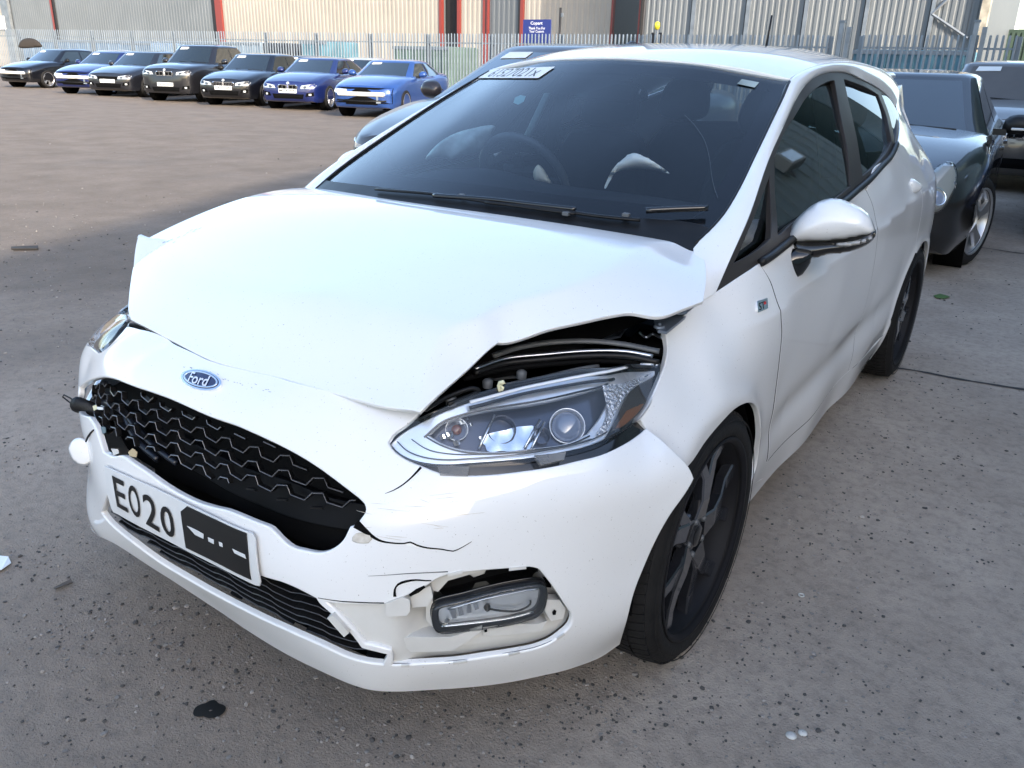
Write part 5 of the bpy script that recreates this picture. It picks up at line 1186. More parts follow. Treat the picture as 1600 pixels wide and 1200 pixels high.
# litter one can point at
def flat_thing(nm, px, m, label, cat, th=.002, bend=.004):
    P = [back(*p, 'z', 0) for p in px]; n = len(P); V = [(p[0], p[1], .004+bend*(i % 2)) for i, p in enumerate(P)]; V += [(v[0], v[1], v[2]+th) for v in V]
    o = mesh(nm, V, [tuple(range(n, 2*n)), tuple(range(n-1, -1, -1))]+[(i, (i+1) % n, n+(i+1) % n, n+i) for i in range(n)], m); tag(o, label, cat); return o
flat_thing('paper_scrap', [(-8, 870), (14, 874), (18, 882), (4, 894), (-8, 896)], PAPER, 'small white paper scrap on the dirt at the far left', 'litter')
flat_thing('leaf', [(1458, 463), (1468, 461), (1480, 463), (1484, 466), (1474, 468), (1462, 467)], mat('leaf_green', (.06, .12, .03), .7), 'small green leaf lying on the concrete behind the white car', 'leaf')
flat_thing('stick', [(84, 922), (112, 910), (114, 913), (88, 925)], mat('stick', (.09, .08, .07), .9), 'short dark stick on the dirt left of the bumper', 'stick', th=.004)
flat_thing('stick', [(18, 388), (60, 387), (60, 391), (18, 392)], mat('stick_dark', (.04, .035, .03), .9), 'thin dark stick lying far off on the tan dirt', 'stick', th=.01)
WPAD = mat('pale_gum', (.5, .49, .46), .8, noise=.2, nscale=60)
def ring_thing(px, r_, label, full=True):
    o = back(*px, 'z', 0); mb = MB()
    if full: mb.lathe([(.001, .004), (r_*.6, .004), (r_, .0015), (r_, 0)], 12, Matrix.Translation((o[0], o[1], .001)))
    else: mb.lathe([(r_*.6, 0), (r_*.62, .003), (r_, .003), (r_, 0)], 14, Matrix.Translation((o[0], o[1], .001)))
    ob = mb.build('metal_washer' if not full else 'pale_disc', WPAD); tag(ob, label, 'litter')
ring_thing((1236, 1150), .012, 'flat pale disc on the concrete, left one of two at the bottom right')
ring_thing((1254, 1146), .010, 'flat pale disc on the concrete, right one of two at the bottom right')
ring_thing((1252, 931), .009, 'small pale ring lying on the concrete beside the front wheel', False)

# ------------------------------------------------------------------ sheds behind the fence
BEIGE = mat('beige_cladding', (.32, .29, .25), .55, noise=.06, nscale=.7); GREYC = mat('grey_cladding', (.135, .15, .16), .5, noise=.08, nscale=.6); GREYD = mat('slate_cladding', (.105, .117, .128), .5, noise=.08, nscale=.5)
REDT = mat('red_flashing', (.20, .035, .028), .45); DKGAP = mat('dark_opening', (.012, .012, .014), .7); GALV = mat('galvanised', (.22, .245, .27), .45, metal=.5, noise=.2, nscale=3)
def clad(name, x0, x1, y, z1, m, parent, pitch=.32, depth=.022, z0=0, slope=0):
    """profiled sheet: trapezoid ribs as geometry; the wall runs along x, facing -y"""
    V = []; F = []; x = min(x0, x1); X1 = max(x0, x1)
    prof = []
    while x < X1:
        for f, d in ((0, 0), (.30, 0), (.42, 1), (.88, 1)): prof.append((min(X1, x+f*pitch), d*depth))
        x += pitch
    prof.append((X1, 0))
    for px_, d in prof: yy = y+slope*(px_-x0)-d; V += [(px_, yy, z0), (px_, yy, z1)]
    for i in range(len(prof)-1): F.append((2*i, 2*i+2, 2*i+3, 2*i+1))
    return mesh(name, V, F, m, parent)
YB = 38.0
def bx(px, py=45, y=YB): return float(back(px, py, 'y', y)[0])
sh = empty('warehouse', (bx(500), YB, 0), 0, 'long beige and grey warehouse with red corner flashings behind the fence', 'warehouse'); sh_l = sh.location.copy()
def own(parent):
    """parts are built in place: undo the thing's own offset"""
    for c in kids(parent):
        if not c.get('_p'): c.matrix_parent_inverse = Matrix.Translation(-parent.location); c['_p'] = 1
for a, b, m in ((-420, 8, BEIGE), (24, 86, GREYC), (92, 336, GREYC), (351, 688, BEIGE), (721, 756, BEIGE), (765, 811, GREYD), (819, 955, BEIGE)):  # grey bays left of the beige: shade put into the cladding colour
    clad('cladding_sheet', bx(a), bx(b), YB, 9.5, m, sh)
def post(parent, px0, px1, m, nm='flashing', y=YB, proud=.12, z1=9.5, z0=0): MB().box((bx(px0, 45, y), y-proud, z0), (bx(px1, 45, y), y+.1, z1)).build(nm, m, parent)
post(sh, 9, 20, GALV, 'corner_post'); post(sh, 86, 90, REDT); post(sh, 89, 92, DKGAP, 'gutter_pipe'); post(sh, 336, 341, DKGAP, 'gutter_pipe'); post(sh, 341, 350.5, REDT); post(sh, 688, 692, REDT)
post(sh, 716, 720.5, REDT); post(sh, 756, 760, REDT); post(sh, 760, 762, DKGAP, 'gutter_pipe'); post(sh, 762, 764.5, REDT); post(sh, 811, 814, DKGAP, 'gutter_pipe'); post(sh, 814, 818.5, REDT); post(sh, 955, 958, REDT)
MB().box((bx(684), YB+.36, 0), (bx(724), YB+.5, 9.5)).build('dark_doorway', DKGAP, sh)
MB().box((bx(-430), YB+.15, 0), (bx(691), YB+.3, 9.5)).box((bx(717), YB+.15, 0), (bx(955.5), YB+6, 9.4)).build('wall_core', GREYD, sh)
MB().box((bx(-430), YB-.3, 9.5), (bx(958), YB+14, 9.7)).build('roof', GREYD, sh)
own(sh)
b2y = 34.0
s2 = empty('grey_shed', (bx(1250, 45, b2y), b2y, 0), 0, 'tall slate-grey shed with pale vertical posts behind the right of the fence', 'shed')
seam = [1004, 1082, 1166, 1256, 1350, 1452, 1530]
for a, b in zip(seam[:-1], seam[1:]): clad('cladding_sheet', bx(a, 45, b2y), bx(b, 45, b2y), b2y, 10, GREYC, s2, pitch=.25, depth=.025)
for a in seam[1:-1]:
    post(s2, a-2, a+4, GALV, 'wall_post', y=b2y, proud=.14, z1=10); post(s2, a-4.5, a-2.2, DKGAP, 'post_shadow_gap', y=b2y, proud=.05, z1=10)  # dark strip beside each post stands in for its shadow
post(s2, 1528, 1541, mat('weathered_post', (.33, .30, .24), .7, noise=.4, nscale=3), 'corner_post', y=b2y, proud=.3, z1=10); post(s2, 998, 1003.5, REDT, y=b2y, z1=10); post(s2, 1000.5, 1002.5, DKGAP, 'gutter_pipe', y=b2y-.2, z1=10)
A0 = back(1456, 22, 'y', b2y-.12); B0 = back(1512, 60, 'y', b2y-.12); C0 = back(1482, -2, 'y', b2y-.12)
MB().tube([A0, B0], .05, 5).build('diagonal_brace', GALV, s2); MB().tube([A0, C0], .05, 5).build('diagonal_brace', GALV, s2)
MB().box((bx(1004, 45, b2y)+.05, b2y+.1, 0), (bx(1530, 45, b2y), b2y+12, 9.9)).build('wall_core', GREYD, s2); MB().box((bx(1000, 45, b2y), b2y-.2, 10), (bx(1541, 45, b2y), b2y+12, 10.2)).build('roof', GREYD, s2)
own(s2)
# bits between and beyond the sheds
yb3 = 60.0
s3 = empty('blue_roofed_barn', (bx(970, 40, yb3), yb3, 0), 0, 'distant open-sided barn with a pale blue roof, in the gap between the two sheds', 'barn')
P = [back(955, 18, 'y', yb3), back(992, 24, 'y', yb3), back(992, 37, 'y', yb3), back(955, 28, 'y', yb3)]
mesh('roof', [tuple(p) for p in P]+[(p[0], p[1]+8, p[2]+.3) for p in P], [(0, 1, 2, 3), (4, 5, 6, 7), (0, 1, 5, 4), (3, 2, 6, 7), (0, 3, 7, 4), (1, 2, 6, 5)], mat('blue_roof', (.22, .33, .55), .5), s3)
MB().box((bx(957, 40, yb3), yb3+3, 0), (bx(977, 40, yb3), yb3+3.3, back(970, 35, 'y', yb3)[2])).build('dark_bay', DKGAP, s3)
MB().box((bx(977, 40, yb3), yb3+1, 0), (bx(988, 40, yb3), yb3+1.3, back(980, 36, 'y', yb3)[2])).build('end_wall', BEIGE, s3); own(s3)
yb4 = 46.0
s4 = empty('grey_kiosk', (bx(994, 40, yb4), yb4, 0), 0, 'narrow grey outbuilding with a red downpipe beside the slate-grey shed', 'outbuilding')
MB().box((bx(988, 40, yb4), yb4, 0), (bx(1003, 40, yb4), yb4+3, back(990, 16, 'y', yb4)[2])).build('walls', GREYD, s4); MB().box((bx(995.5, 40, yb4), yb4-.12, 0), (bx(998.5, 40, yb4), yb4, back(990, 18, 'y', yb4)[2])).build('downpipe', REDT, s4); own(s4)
yb5 = 44.0
s5 = empty('green_container', (bx(1590, 50, yb5), yb5, 0), 0, 'dark green storage container beyond the fence at the right edge', 'container')
MB().box((bx(1556, 50, yb5), yb5, 0), (bx(1640, 50, yb5), yb5+2.5, back(1575, 46, 'y', yb5)[2])).build('box', mat('container_green', (.028, .055, .04), .6, noise=.2, nscale=1), s5)
for k in range(10):
    x = bx(1558+8*k, 50, yb5); MB().box((x, yb5-.06, .1), (x+.12, yb5, back(1575, 47, 'y', yb5)[2]-.1)).build('rib', mat('container_green_b', (.035, .065, .048), .6) if k == 0 else bpy.data.materials['container_green_b'], s5)
own(s5)
yb6 = 90.0
s6 = empty('distant_depot', (bx(1575, 45, yb6), yb6, 0), 0, 'far pale depot roofs above the container at the right edge', 'depot')
zt = back(1570, 38, 'y', yb6)[2]
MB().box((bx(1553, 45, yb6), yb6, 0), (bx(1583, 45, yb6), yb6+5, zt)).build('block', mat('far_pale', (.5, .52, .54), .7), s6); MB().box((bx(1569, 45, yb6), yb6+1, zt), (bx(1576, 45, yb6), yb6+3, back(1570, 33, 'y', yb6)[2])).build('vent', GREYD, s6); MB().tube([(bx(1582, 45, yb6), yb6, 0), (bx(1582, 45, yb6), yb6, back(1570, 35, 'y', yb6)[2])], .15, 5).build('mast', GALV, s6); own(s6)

# sign, poles, beacon
ys = 27.2
def px3(px, py, y=ys): return back(px, py, 'y', y)
sg = empty('yard_sign', (bx(839, 50, ys), ys, 0), 0, 'dark blue sign board thanking customers, raised above the fence', 'sign')
a = px3(817.5, 30.5); c = px3(860.5, 70); b = px3(860.5, 31)
MB().box((a[0], ys, c[2]), (b[0], ys+.05, a[2])).build('board', mat('sign_blue', (.018, .03, .16), .4), sg)
SW = mat('sign_white', (.75, .75, .78), .5)
for tx, x0, x1, y0, y1 in (('Copart', 829, 848, 33.5, 40), ('Thank You For', 826, 852, 42, 46), ('Your Custom', 827, 850, 47, 51)):
    p, q = px3(x0, y1), px3(x1, y0); wdt = abs(q[0]-p[0]); hgt = q[2]-p[2]
    cu = bpy.data.curves.new('t', 'FONT'); cu.body = tx; cu.size = 1; cu.resolution_u = 2; cu.offset = .012; ob = bpy.data.objects.new('t', cu); COL.objects.link(ob); dg = bpy.context.evaluated_depsgraph_get(); dg.update()
    me = bpy.data.meshes.new_from_object(ob.evaluated_get(dg)); COL.objects.unlink(ob); bpy.data.objects.remove(ob); VV = np.array([v.co[:2] for v in me.vertices]); lo = VV.min(0); hi = VV.max(0)
    for v, (u, vv) in zip(me.vertices, (VV-lo)/(hi-lo)): v.co = (p[0]+u*wdt, ys-.006, p[2]+vv*hgt)
    me.materials.clear(); me.name = 'lettering'; link('lettering', me, SW, sg)
for x in (822, 856): MB().box((bx(x, 50, ys), ys+.05, 0), (bx(x, 50, ys)+.08, ys+.13, a[2]-.2)).build('leg', GALV, sg)
own(sg)
pl = empty('dark_pole', (bx(874, 50, 30), 30, 0), 0, 'thin black pole standing against the beige wall right of the sign', 'pole')
pz = px3(876, 12, 30); MB().tube([(pz[0], 30, 0), (pz[0], 30, pz[2])], .05, 8).build('shaft', DKGAP, pl); MB().box((pz[0]+.06, 29.95, pz[2]-.35), (pz[0]+.14, 30.05, pz[2]-.2)).build('bracket', GALV, pl); own(pl)
bc = empty('yellow_beacon', (bx(1027, 50, 27), 27, 0), 0, 'yellow beacon lamp on black uprights in front of the slate-grey shed', 'beacon')
q = px3(1027, 40, 27); MB().lathe([(.001, -.14), (.07, -.12), (.10, -.02), (.09, .08), (.05, .12), (.001, .13)], 12, Matrix.Translation(q)).build('lamp', mat('beacon_yellow', (.75, .62, .04), .4), bc)
for d in (-.14, .14): MB().box((q[0]+d-.04, 26.96, 0), (q[0]+d+.04, 27.04, px3(1027, 51, 27)[2])).build('upright', DKGAP, bc)
MB().tube([(q[0], 27, q[2]-.7), (q[0], 27, q[2]-.1)], .02, 6).build('stem', GALV, bc); own(bc)
wsn = empty('white_wall_sign', (bx(4, 45, YB), YB-.2, 0), 0, 'white sign fixed low on the beige cladding at the far left', 'sign')
MB().box((bx(-10), YB-.2, back(5, 46, 'y', YB)[2]), (bx(11.5), YB-.12, back(5, 25, 'y', YB)[2])).build('board', SW, wsn); own(wsn)

# ------------------------------------------------------------------ palisade fence
FENCE = mat('palisade_steel', (.20, .235, .27), .45, metal=.3, noise=.25, nscale=2.5); FRAIL = mat('fence_rail', (.16, .19, .22), .5, metal=.4)
def pale_mesh(h):
    w_ = .034; t = .012; V = []
    for (x, y) in ((-w_, 0), (-w_*.35, -t), (w_*.35, -t), (w_, 0)): V += [(x, y, .06), (x, y, h-.10)]
    V += [(-w_*.9, 0, h-.02), (0, -t, h), (w_*.9, 0, h-.02), (0, -t*.5, h-.09)]
    F = [(0, 2, 3, 1), (2, 4, 5, 3), (4, 6, 7, 5), (1, 3, 8), (3, 5, 9), (3, 9, 8), (5, 7, 10), (5, 10, 9)]
    me = bpy.data.meshes.new('pale'); me.from_pydata(V, [], F); me.update(); me.materials.append(FENCE); return me
PME = pale_mesh(2.4)
def fence(pts, label, budget, pitch=.152):
    A = np.array(pts, float); f = empty('palisade_fence', (A[0][0], A[0][1], 0), 0, label, 'fence', 'palisade fence runs at the back of the yard'); L_ = f.location
    allp = []
    for a, b in zip(A[:-1], A[1:]):
        d = b-a; l = np.linalg.norm(d); n = int(l/pitch); rz = math.atan2(d[1], d[0])
        for i in range(n): allp.append((*(a+d*(i+.5)/n), rz))
        m_ = max(1, int(l/2.75))
        for i in range(m_+1):
            p = a+d*i/m_; Mx = Matrix.Translation((p[0]-L_[0], p[1]-L_[1]+.06, 0)) @ Matrix.Rotation(rz, 4, 'Z'); MB().box((-.06, 0, 0), (.06, .10, 2.36), Mx).build('post', FRAIL, f)
        for z in (.35, 2.02):
            Mx = Matrix.Translation((a[0]-L_[0], a[1]-L_[1], 0)) @ Matrix.Rotation(rz, 4, 'Z'); MB().box((0, .004, z), (l, .05, z+.05), Mx).build('rail', FRAIL, f)
    allp.sort(key=lambda p: -p[0]) if False else allp.sort(key=lambda p: math.hypot(p[0]-CC[0], p[1]-CC[1]))
    rest = MB(); base = [tuple(v.co) for v in PME.vertices]; bf = [tuple(p.vertices) for p in PME.polygons]
    for i, (x, y, rz) in enumerate(allp):
        jz = RNG.normal()*.004; jr = RNG.normal()*.03; Mx = Matrix.Translation((x-L_[0], y-L_[1], jz)) @ Matrix.Rotation(rz+jr, 4, 'Z')
        if i < budget:
            o = bpy.data.objects.new('pale', PME); COL.objects.link(o); o.parent = f; o.matrix_local = Mx
        else: rest.add([Mx @ Vector(v) for v in base], bf)
    if rest.V: tag(rest.build('far_pales', FENCE, f), kind='stuff')
    return f
fence([(-62, 21.5), (-22, 26.5), (-6.0, 26.5)], 'grey steel palisade fence behind the row of parked cars', 290)
fence([(-5.0, 26.0), (-.9, 26.0)], 'short grey palisade gate section in front of the slate-grey shed', 290)
fence([(-.5, 25.6), (3.0, 25.6)], 'grey palisade fence section at the right edge behind the tan-screened car', 290)
for px, lab, m in ((1319, 'weathered double gate post standing left of the palisade gate', 'a'), (1529, 'pale gate post standing right of the palisade gate', 'b')):
    g = empty('gate_post', (bx(px, 70, 26), 26, 0), 0, lab, 'gate post'); x = bx(px, 70, 26)
    MB().box((-.20, -.07, 0), (-.08, .05, 2.75)).box((.02, -.07, 0), (.14, .05, 2.6)).build('tube', GALV, g); MB().box((-.22, -.09, 2.72), (-.06, .07, 2.78)).build('cap', FRAIL, g)
# things standing close behind the fence
SKB = mat('skip_blue', (.10, .16, .24), .6, noise=.25, nscale=2); SKT = mat('skip_teal', (.07, .17, .22), .6, noise=.3, nscale=1.5); DKB = mat('cage_dark', (.02, .025, .035), .6)
def block(nm, px0, px1, pyt, y, m, label, cat, depth=2.2, ribs=0, ztop=None):
    x0, x1 = bx(px0, pyt, y), bx(px1, pyt, y); z = float(back((px0+px1)/2, pyt, 'y', y)[2]); t = empty(nm, ((x0+x1)/2, y, 0), 0, label, cat); w_ = abs(x1-x0)/2
    MB().box((-w_, 0, .05), (w_, depth, z), bev=.05).build('body', m, t)
    MB().box((-w_-.04, -.05, z-.14), (w_+.04, 0, z-.02)).build('top_rail', FRAIL if nm != 'steel_cage' else DKB, t)
    for k in range(ribs): x = -w_+2*w_*(k+.5)/ribs; MB().box((x-.04, -.06, .1), (x+.04, 0, z-.14)).build('rib', m, t)
    return t
block('shipping_container', 30, 245, 63, 31, SKB, 'long dull blue shipping container behind the fence at the left', 'container', ribs=14)
block('shipping_container', 250, 405, 65, 30.5, mat('container_pale', (.16, .22, .28), .6, noise=.2, nscale=2), 'pale blue-grey shipping container behind the fence left of the steel cage', 'container', ribs=10)
block('steel_cage', 411, 449, 67, 29, DKB, 'dark barred steel cage behind the fence above the black car', 'cage', ribs=9)
block('skip', 470, 508, 64, 29, SKT, 'teal waste skip behind the fence above the royal blue car', 'skip', ribs=4)
block('skip', 615, 700, 72, 29, mat('skip_green', (.09, .14, .12), .7, noise=.3, nscale=1), 'dull green skip behind the fence left of the white roof', 'skip', ribs=6)
block('shipping_container', 1335, 1515, 78, 29, SKT, 'teal shipping container behind the gate in front of the slate-grey shed', 'container', ribs=12)
block('shipping_container', 190, 235, 66, 28.5, SKB, 'short blue box container with a dark end behind the fence', 'container', ribs=3)

# ------------------------------------------------------------------ the unit behind and right of the photographer: it throws the shade over the near yard
un = empty('roller_door_unit', (8.2, -1.5, 0), math.atan2(.91, -.38)-math.pi/2, 'tall green-grey clad unit beside the yard, throwing shade over the white car', 'building')
UCLF = mat('dark_green_cladding', (.045, .08, .072), .5, noise=.12, nscale=.6)
UCL = mat('green_grey_cladding', (.24, .275, .26), .5, noise=.12, nscale=.6)  # lightened so the wall bounces more light onto the car
# local frame: y runs along the wall, the wall faces -x
V = []; F = []; yv = -26.0; prof = []
while yv < 13.4:
    for f_, d in ((0, 0), (.3, 0), (.42, 1), (.88, 1)): prof.append((yv+f_*.33, -d*.035))
    yv += .33
for p, d in prof: V += [(d, p, .9), (d, p, 6.9)]
mesh('wall_cladding', V, [(2*i, 2*i+1, 2*i+3, 2*i+2) for i in range(len(prof)-1)], UCL, un)
MB().box((.02, -26, 0), (14, 13.4, 6.85)).build('wall_core', UCL, un); MB().box((-.05, -26, 0), (.02, 13.4, .9)).build('brick_plinth', mat('plinth', (.22, .16, .12), .9), un)
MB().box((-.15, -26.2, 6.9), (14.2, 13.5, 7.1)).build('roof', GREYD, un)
fl = MB().box((-.55, 11.2, 2.9), (-.15, 11.7, 3.3), bev=.03).build('floodlight', mat('lamp_body', (.45, .44, .40), .4), un); MB().box((-.56, 11.26, 2.96), (-.551, 11.64, 3.24)).build('glass', SATIN, fl); MB().tube([(-.15, 11.45, 3.0), (.02, 11.45, 2.7)], .03, 6).build('arm', GALV, fl)

ub = empty('added_side_building', (2.3, 13.0, 0), 0, 'unseen clad building added beyond the right edge to darken the side-window reflections', 'building')  # added out of view to keep bright sky out of the window reflections
V = []; yy = 0.0
while yy < 8.0:
    for f_, d in ((0, 0), (.3, 0), (.42, 1), (.88, 1)): V += [(-d*.035, yy+f_*.33, 0), (-d*.035, yy+f_*.33, 9.0)]
    yy += .33
mesh('wall_cladding', V, [(2*i, 2*i+1, 2*i+3, 2*i+2) for i in range(len(V)//2-1)], UCLF, ub); MB().box((.02, 0, 0), (12, 8.0, 8.95)).build('wall_core', UCLF, ub); MB().box((-.15, -.1, 9.0), (12.1, 8.1, 9.2)).build('roof', GREYD, ub)
# ------------------------------------------------------------------ parked cars
CG = mat('dark_car_glass', (.008, .012, .012), .06, coat=1, spec=.8); CGL = mat('dusty_car_glass', (.085, .077, .070), .35, coat=.3, noise=.1, nscale=4)
LAMPC = mat('car_lamp', (.55, .58, .60), .15, coat=1, metal=.3); LAMPD = mat('car_lamp_dark', (.05, .055, .06), .15, coat=1)
PLY = mat('plate_pale', (.60, .61, .60), .4); WSTICK = mat('screen_sticker', (.7, .72, .72), .5); CALLOY = mat('silver_alloy', (.42, .42, .43), .3, metal=.8)
def car_paint(name, col, rough=.3): 
    return MATS.get(name) or mat(name, col, rough, metal=.35, coat=1, noise=.10, nscale=3)
def boolean_cut(o, cyls):
    cut = bpy.data.meshes.new('cut'); bm = bmesh.new()
    for (x0, x1, y, z, r_) in cyls:
        M = Matrix.Translation(((x0+x1)/2, y, z)) @ Matrix.Rotation(math.pi/2, 4, 'Y'); bmesh.ops.create_cone(bm, cap_ends=True, segments=28, radius1=r_, radius2=r_, depth=abs(x1-x0), matrix=M)
    bm.to_mesh(cut); bm.free(); co = bpy.data.objects.new('cut', cut); COL.objects.link(co)
    md = o.modifiers.new('b', 'BOOLEAN'); md.object = co; md.operation = 'DIFFERENCE'; md.solver = 'EXACT'
    dg = bpy.context.evaluated_depsgraph_get(); dg.update(); me = bpy.data.meshes.new_from_object(o.evaluated_get(dg)); o.modifiers.clear(); o.data = me; COL.objects.unlink(co); bpy.data.objects.remove(co)
    me.shade_smooth(); me.set_sharp_from_angle(angle=R(38))
def parked_car(name, label, cat, loc, rz, col, L=4.6, W=1.82, H=1.43, group='cars parked in rows in the yard', hood=.74, belt=.95, ws0=1.30, ws1=2.02, rw1=3.35, rw0=4.05, wheelr=.33, front='kidney', glass_=None, plate=None, sticker=True, bumper=True, wb=2.78, fo=.80, clr=.20, tumble=.70, screenf=.0, mirrors=True, ral='d5', deck=None, lamps=LAMPC, nosew=(.60, .76, .87, .94), steer=0):
    t = empty(name, (loc[0], loc[1], 0), rz, label, cat, group); w = W/2; p = car_paint(*col); gl = glass_ or CG; deck = deck or belt+.08
    # body: half sections along the length
    yk = [0, .03, .12, .35, .8, ws0, 2.0, 3.0, rw0, L-.25, L-.06, L]
    zt = [hood-.12, hood-.045, hood-.01, hood+.06, hood+(belt-hood)*.62+.03, belt, belt+.01, belt+.03, deck, deck-.01, deck-.10, deck-.25]
    wk = [w*nosew[0], w*nosew[1], w*nosew[2], w*nosew[3], w*.985, w*.995, w, w, w*.985, w*.90, w*.80, w*.68]
    zb = [.32, .25, clr+.01, clr, clr, clr, clr, clr, clr, clr+.04, clr+.1, clr+.18]
    ys = np.unique(np.r_[np.linspace(0, .4, 9), np.linspace(.4, L-.3, 30), np.linspace(L-.3, L, 6)])
    def sp(k): 
        A = spline(np.c_[yk, k], .03); return np.interp(ys, A[:, 0], A[:, 1])
    ZT, WK, ZB = sp(zt), sp(wk), sp(zb); mb = MB(); V = []; nsec = 0
    for y, z, ww, b in zip(ys, ZT, WK, ZB):
        crown = .045 if y < rw0 else .03; sh_ = max(.06, min(.13, (z-b)*.3)); mid = b+(z-b)*.52
        half = [(0, z+crown), (.35*ww, z+crown*.9), (.68*ww, z+crown*.45), (.86*ww, z-.004), (.945*ww, z-.05), (.985*ww, z-sh_), (1.0*ww, z-sh_-.06), (.985*ww, mid), (.995*ww, b+(z-b)*.28), (.985*ww, b+.10), (.93*ww, b+.01), (.6*ww, b), (0, b)]
        ring = half+[(-a, c) for a, c in half[-2:0:-1]]; nsec = len(ring); V += [(a, y, c) for a, c in ring]
    F = []; m_ = len(ys)
    for i in range(m_-1):
        for j in range(nsec): F.append((i*nsec+j, (i+1)*nsec+j, (i+1)*nsec+(j+1) % nsec, i*nsec+(j+1) % nsec))
    F += [tuple(range(nsec)), tuple(range((m_-1)*nsec+nsec-1, (m_-1)*nsec-1, -1))]
    me = bpy.data.meshes.new('body'); me.from_pydata(V, [], F); bm = bmesh.new(); bm.from_mesh(me); bmesh.ops.recalc_face_normals(bm, faces=bm.faces[:]); bm.to_mesh(me); bm.free(); me.update()
    body = link('body', me, p, t); fw = fo+.0; rw_ = fo+wb
    boolean_cut(body, [(w-.30, w+.1, fw, wheelr, wheelr+.045), (-w-.1, -w+.30, fw, wheelr, wheelr+.045), (w-.30, w+.1, rw_, wheelr, wheelr+.045), (-w-.1, -w+.30, rw_, wheelr, wheelr+.045)])
    for yy in (fw, rw_):
        for sx in (1, -1): 
            make_wheel(t, (sx*(w-.115), yy, wheelr), sx, rz=steer if yy == fw else 0, r=wheelr, w=.215, rim=wheelr-.085, style=ral, spin=random.random(), tread=False, hi=False, alloy=CALLOY, face=None)
            MB().lathe([(.001, 0), (wheelr+.04, 0), (wheelr+.04, .2)], 20, Matrix.Translation((sx*(w-.25), yy, wheelr)) @ Matrix.Rotation(sx*math.pi/2, 4, 'Y')).build('arch_liner', VOID, t)
    # greenhouse
    bw, tw = w*.90, w*tumble; zt0 = belt-.03
    def ringp(f):
        """f 0 at the belt, 1 at the roof"""
        q = f**.9; ww = bw+(tw-bw)*q; y0 = ws0+(ws1-ws0)*f; y1 = rw0+(rw1-rw0)*f; z = zt0+(H-.05-zt0)*f; bow = .10*(1-.3*f)
        pts = []
        for s in np.linspace(-1, 1, 9): pts.append((s*ww*.90, y0-bow*(1-s*s)+.0, z))
        for u in np.linspace(.04, .96, 12): pts.append((ww*(1+.012*math.sin(u*math.pi)), y0+(y1-y0)*u, z+.015*math.sin(u*math.pi)*f))
        for s in np.linspace(1, -1, 9): pts.append((s*ww*.88, y1+bow*.6*(1-s*s), z+.02*f))
        for u in np.linspace(.96, .04, 12): pts.append((-ww*(1+.012*math.sin(u*math.pi)), y0+(y1-y0)*u, z+.015*math.sin(u*math.pi)*f))
        return np.array(pts)
    levels = [0, .25, .5, .75, .93, 1.0]; Vg = [ringp(f) for f in levels]; c0 = ringp(1.0).mean(0)
    for s_, dz in ((.93, .022), (.80, .038), (.5, .05)):
        R1 = ringp(1.0); Q = c0+(R1-c0)*[s_, s_, 1]; Q[:, 2] += dz+.0; Vg.append(Q)
    nr = len(Vg[0]); Vg.append(np.array([c0+[0, 0, .056]])); V = np.vstack(Vg); F = []
    for i in range(len(Vg)-2):
        for j in range(nr): F.append((i*nr+j, i*nr+(j+1) % nr, (i+1)*nr+(j+1) % nr, (i+1)*nr+j))
    last = (len(Vg)-2)*nr
    for j in range(nr): F.append((last+j, last+(j+1) % nr, len(V)-1))
    ro = mesh('roof', V, F, p, t, smooth=True)
    def patch(nm, fn, m, nu=10, nv=6, off=.006):
        G = np.array([[fn(u, v) for u in np.linspace(0, 1, nu)] for v in np.linspace(0, 1, nv)]); du = np.gradient(G, axis=1); dv = np.gradient(G, axis=0); N_ = np.cross(du, dv); N_ /= np.linalg.norm(N_, axis=2)[:, :, None]+1e-9
        cen = np.array([0, (ws0+rw0)/2, .9]); sg = np.sign(np.sum(N_*(G-cen), 2))[:, :, None]; G = (G+N_*sg*off).reshape(-1, 3)
        return mesh(nm, G, [(j*nu+i, j*nu+i+1, (j+1)*nu+i+1, (j+1)*nu+i) for j in range(nv-1) for i in range(nu-1)], m, t, smooth=True)
    def front_pt(u, v):
        f = .10+.84*v; r0 = ringp(f)[:9]; s = .04+.92*u; k = s*8; i = min(7, int(k)); q = k-i; return r0[i]*(1-q)+r0[i+1]*q
    patch('windscreen', front_pt, gl)
    def rear_pt(u, v):
        f = .12+.80*v; r0 = ringp(f)[21:30]; s = .06+.88*u; k = s*8; i = min(7, int(k)); q = k-i; return r0[i]*(1-q)+r0[i+1]*q
    patch('rear_window', rear_pt, CG)
    for side in (1, -1):
        def side_pt(u, v, a=0, b=1):
            f = .12+.78*v; r0 = ringp(f); seg = r0[9:21] if side > 0 else r0[30:42][::-1]; s = a+(b-a)*u; k = s*11; i = min(10, int(k)); q = k-i; return seg[i]*(1-q)+seg[i+1]*q
        patch('front_side_window', lambda u, v: side_pt(u, v, .02, .47), CG); patch('rear_side_window', lambda u, v: side_pt(u, v, .51, .93), CG)
        if mirrors:
            Mm = Matrix.Translation((side*(w+.09), ws0+.42, belt+.06))
            puff('door_mirror', [(-.10, -.05), (-.09, .05), (-.02, .085), (.08, .07), (.11, 0), (.08, -.055)], Mm @ Matrix.Rotation(R(90), 4, 'X') @ Matrix.Scale(side, 4, (1, 0, 0)), .07, .05, BLACKP if 'black' in col[0] or mirrors == 2 else p, t, step=.03)
            MB().box((side*(w-.08) if side > 0 else -w-.02, ws0+.38, belt-.02), (w+.02 if side > 0 else side*(w-.08), ws0+.44, belt+.03)).build('mirror_arm', BLACKP, t)
        for yy in (ws0+.95, ws0+1.85): MB().box((side*(w-.005) if side > 0 else -w-.018, yy, belt-.18), (w+.018 if side > 0 else -w+.005, yy+.17, belt-.15), bev=.006).build('door_handle', p, t)
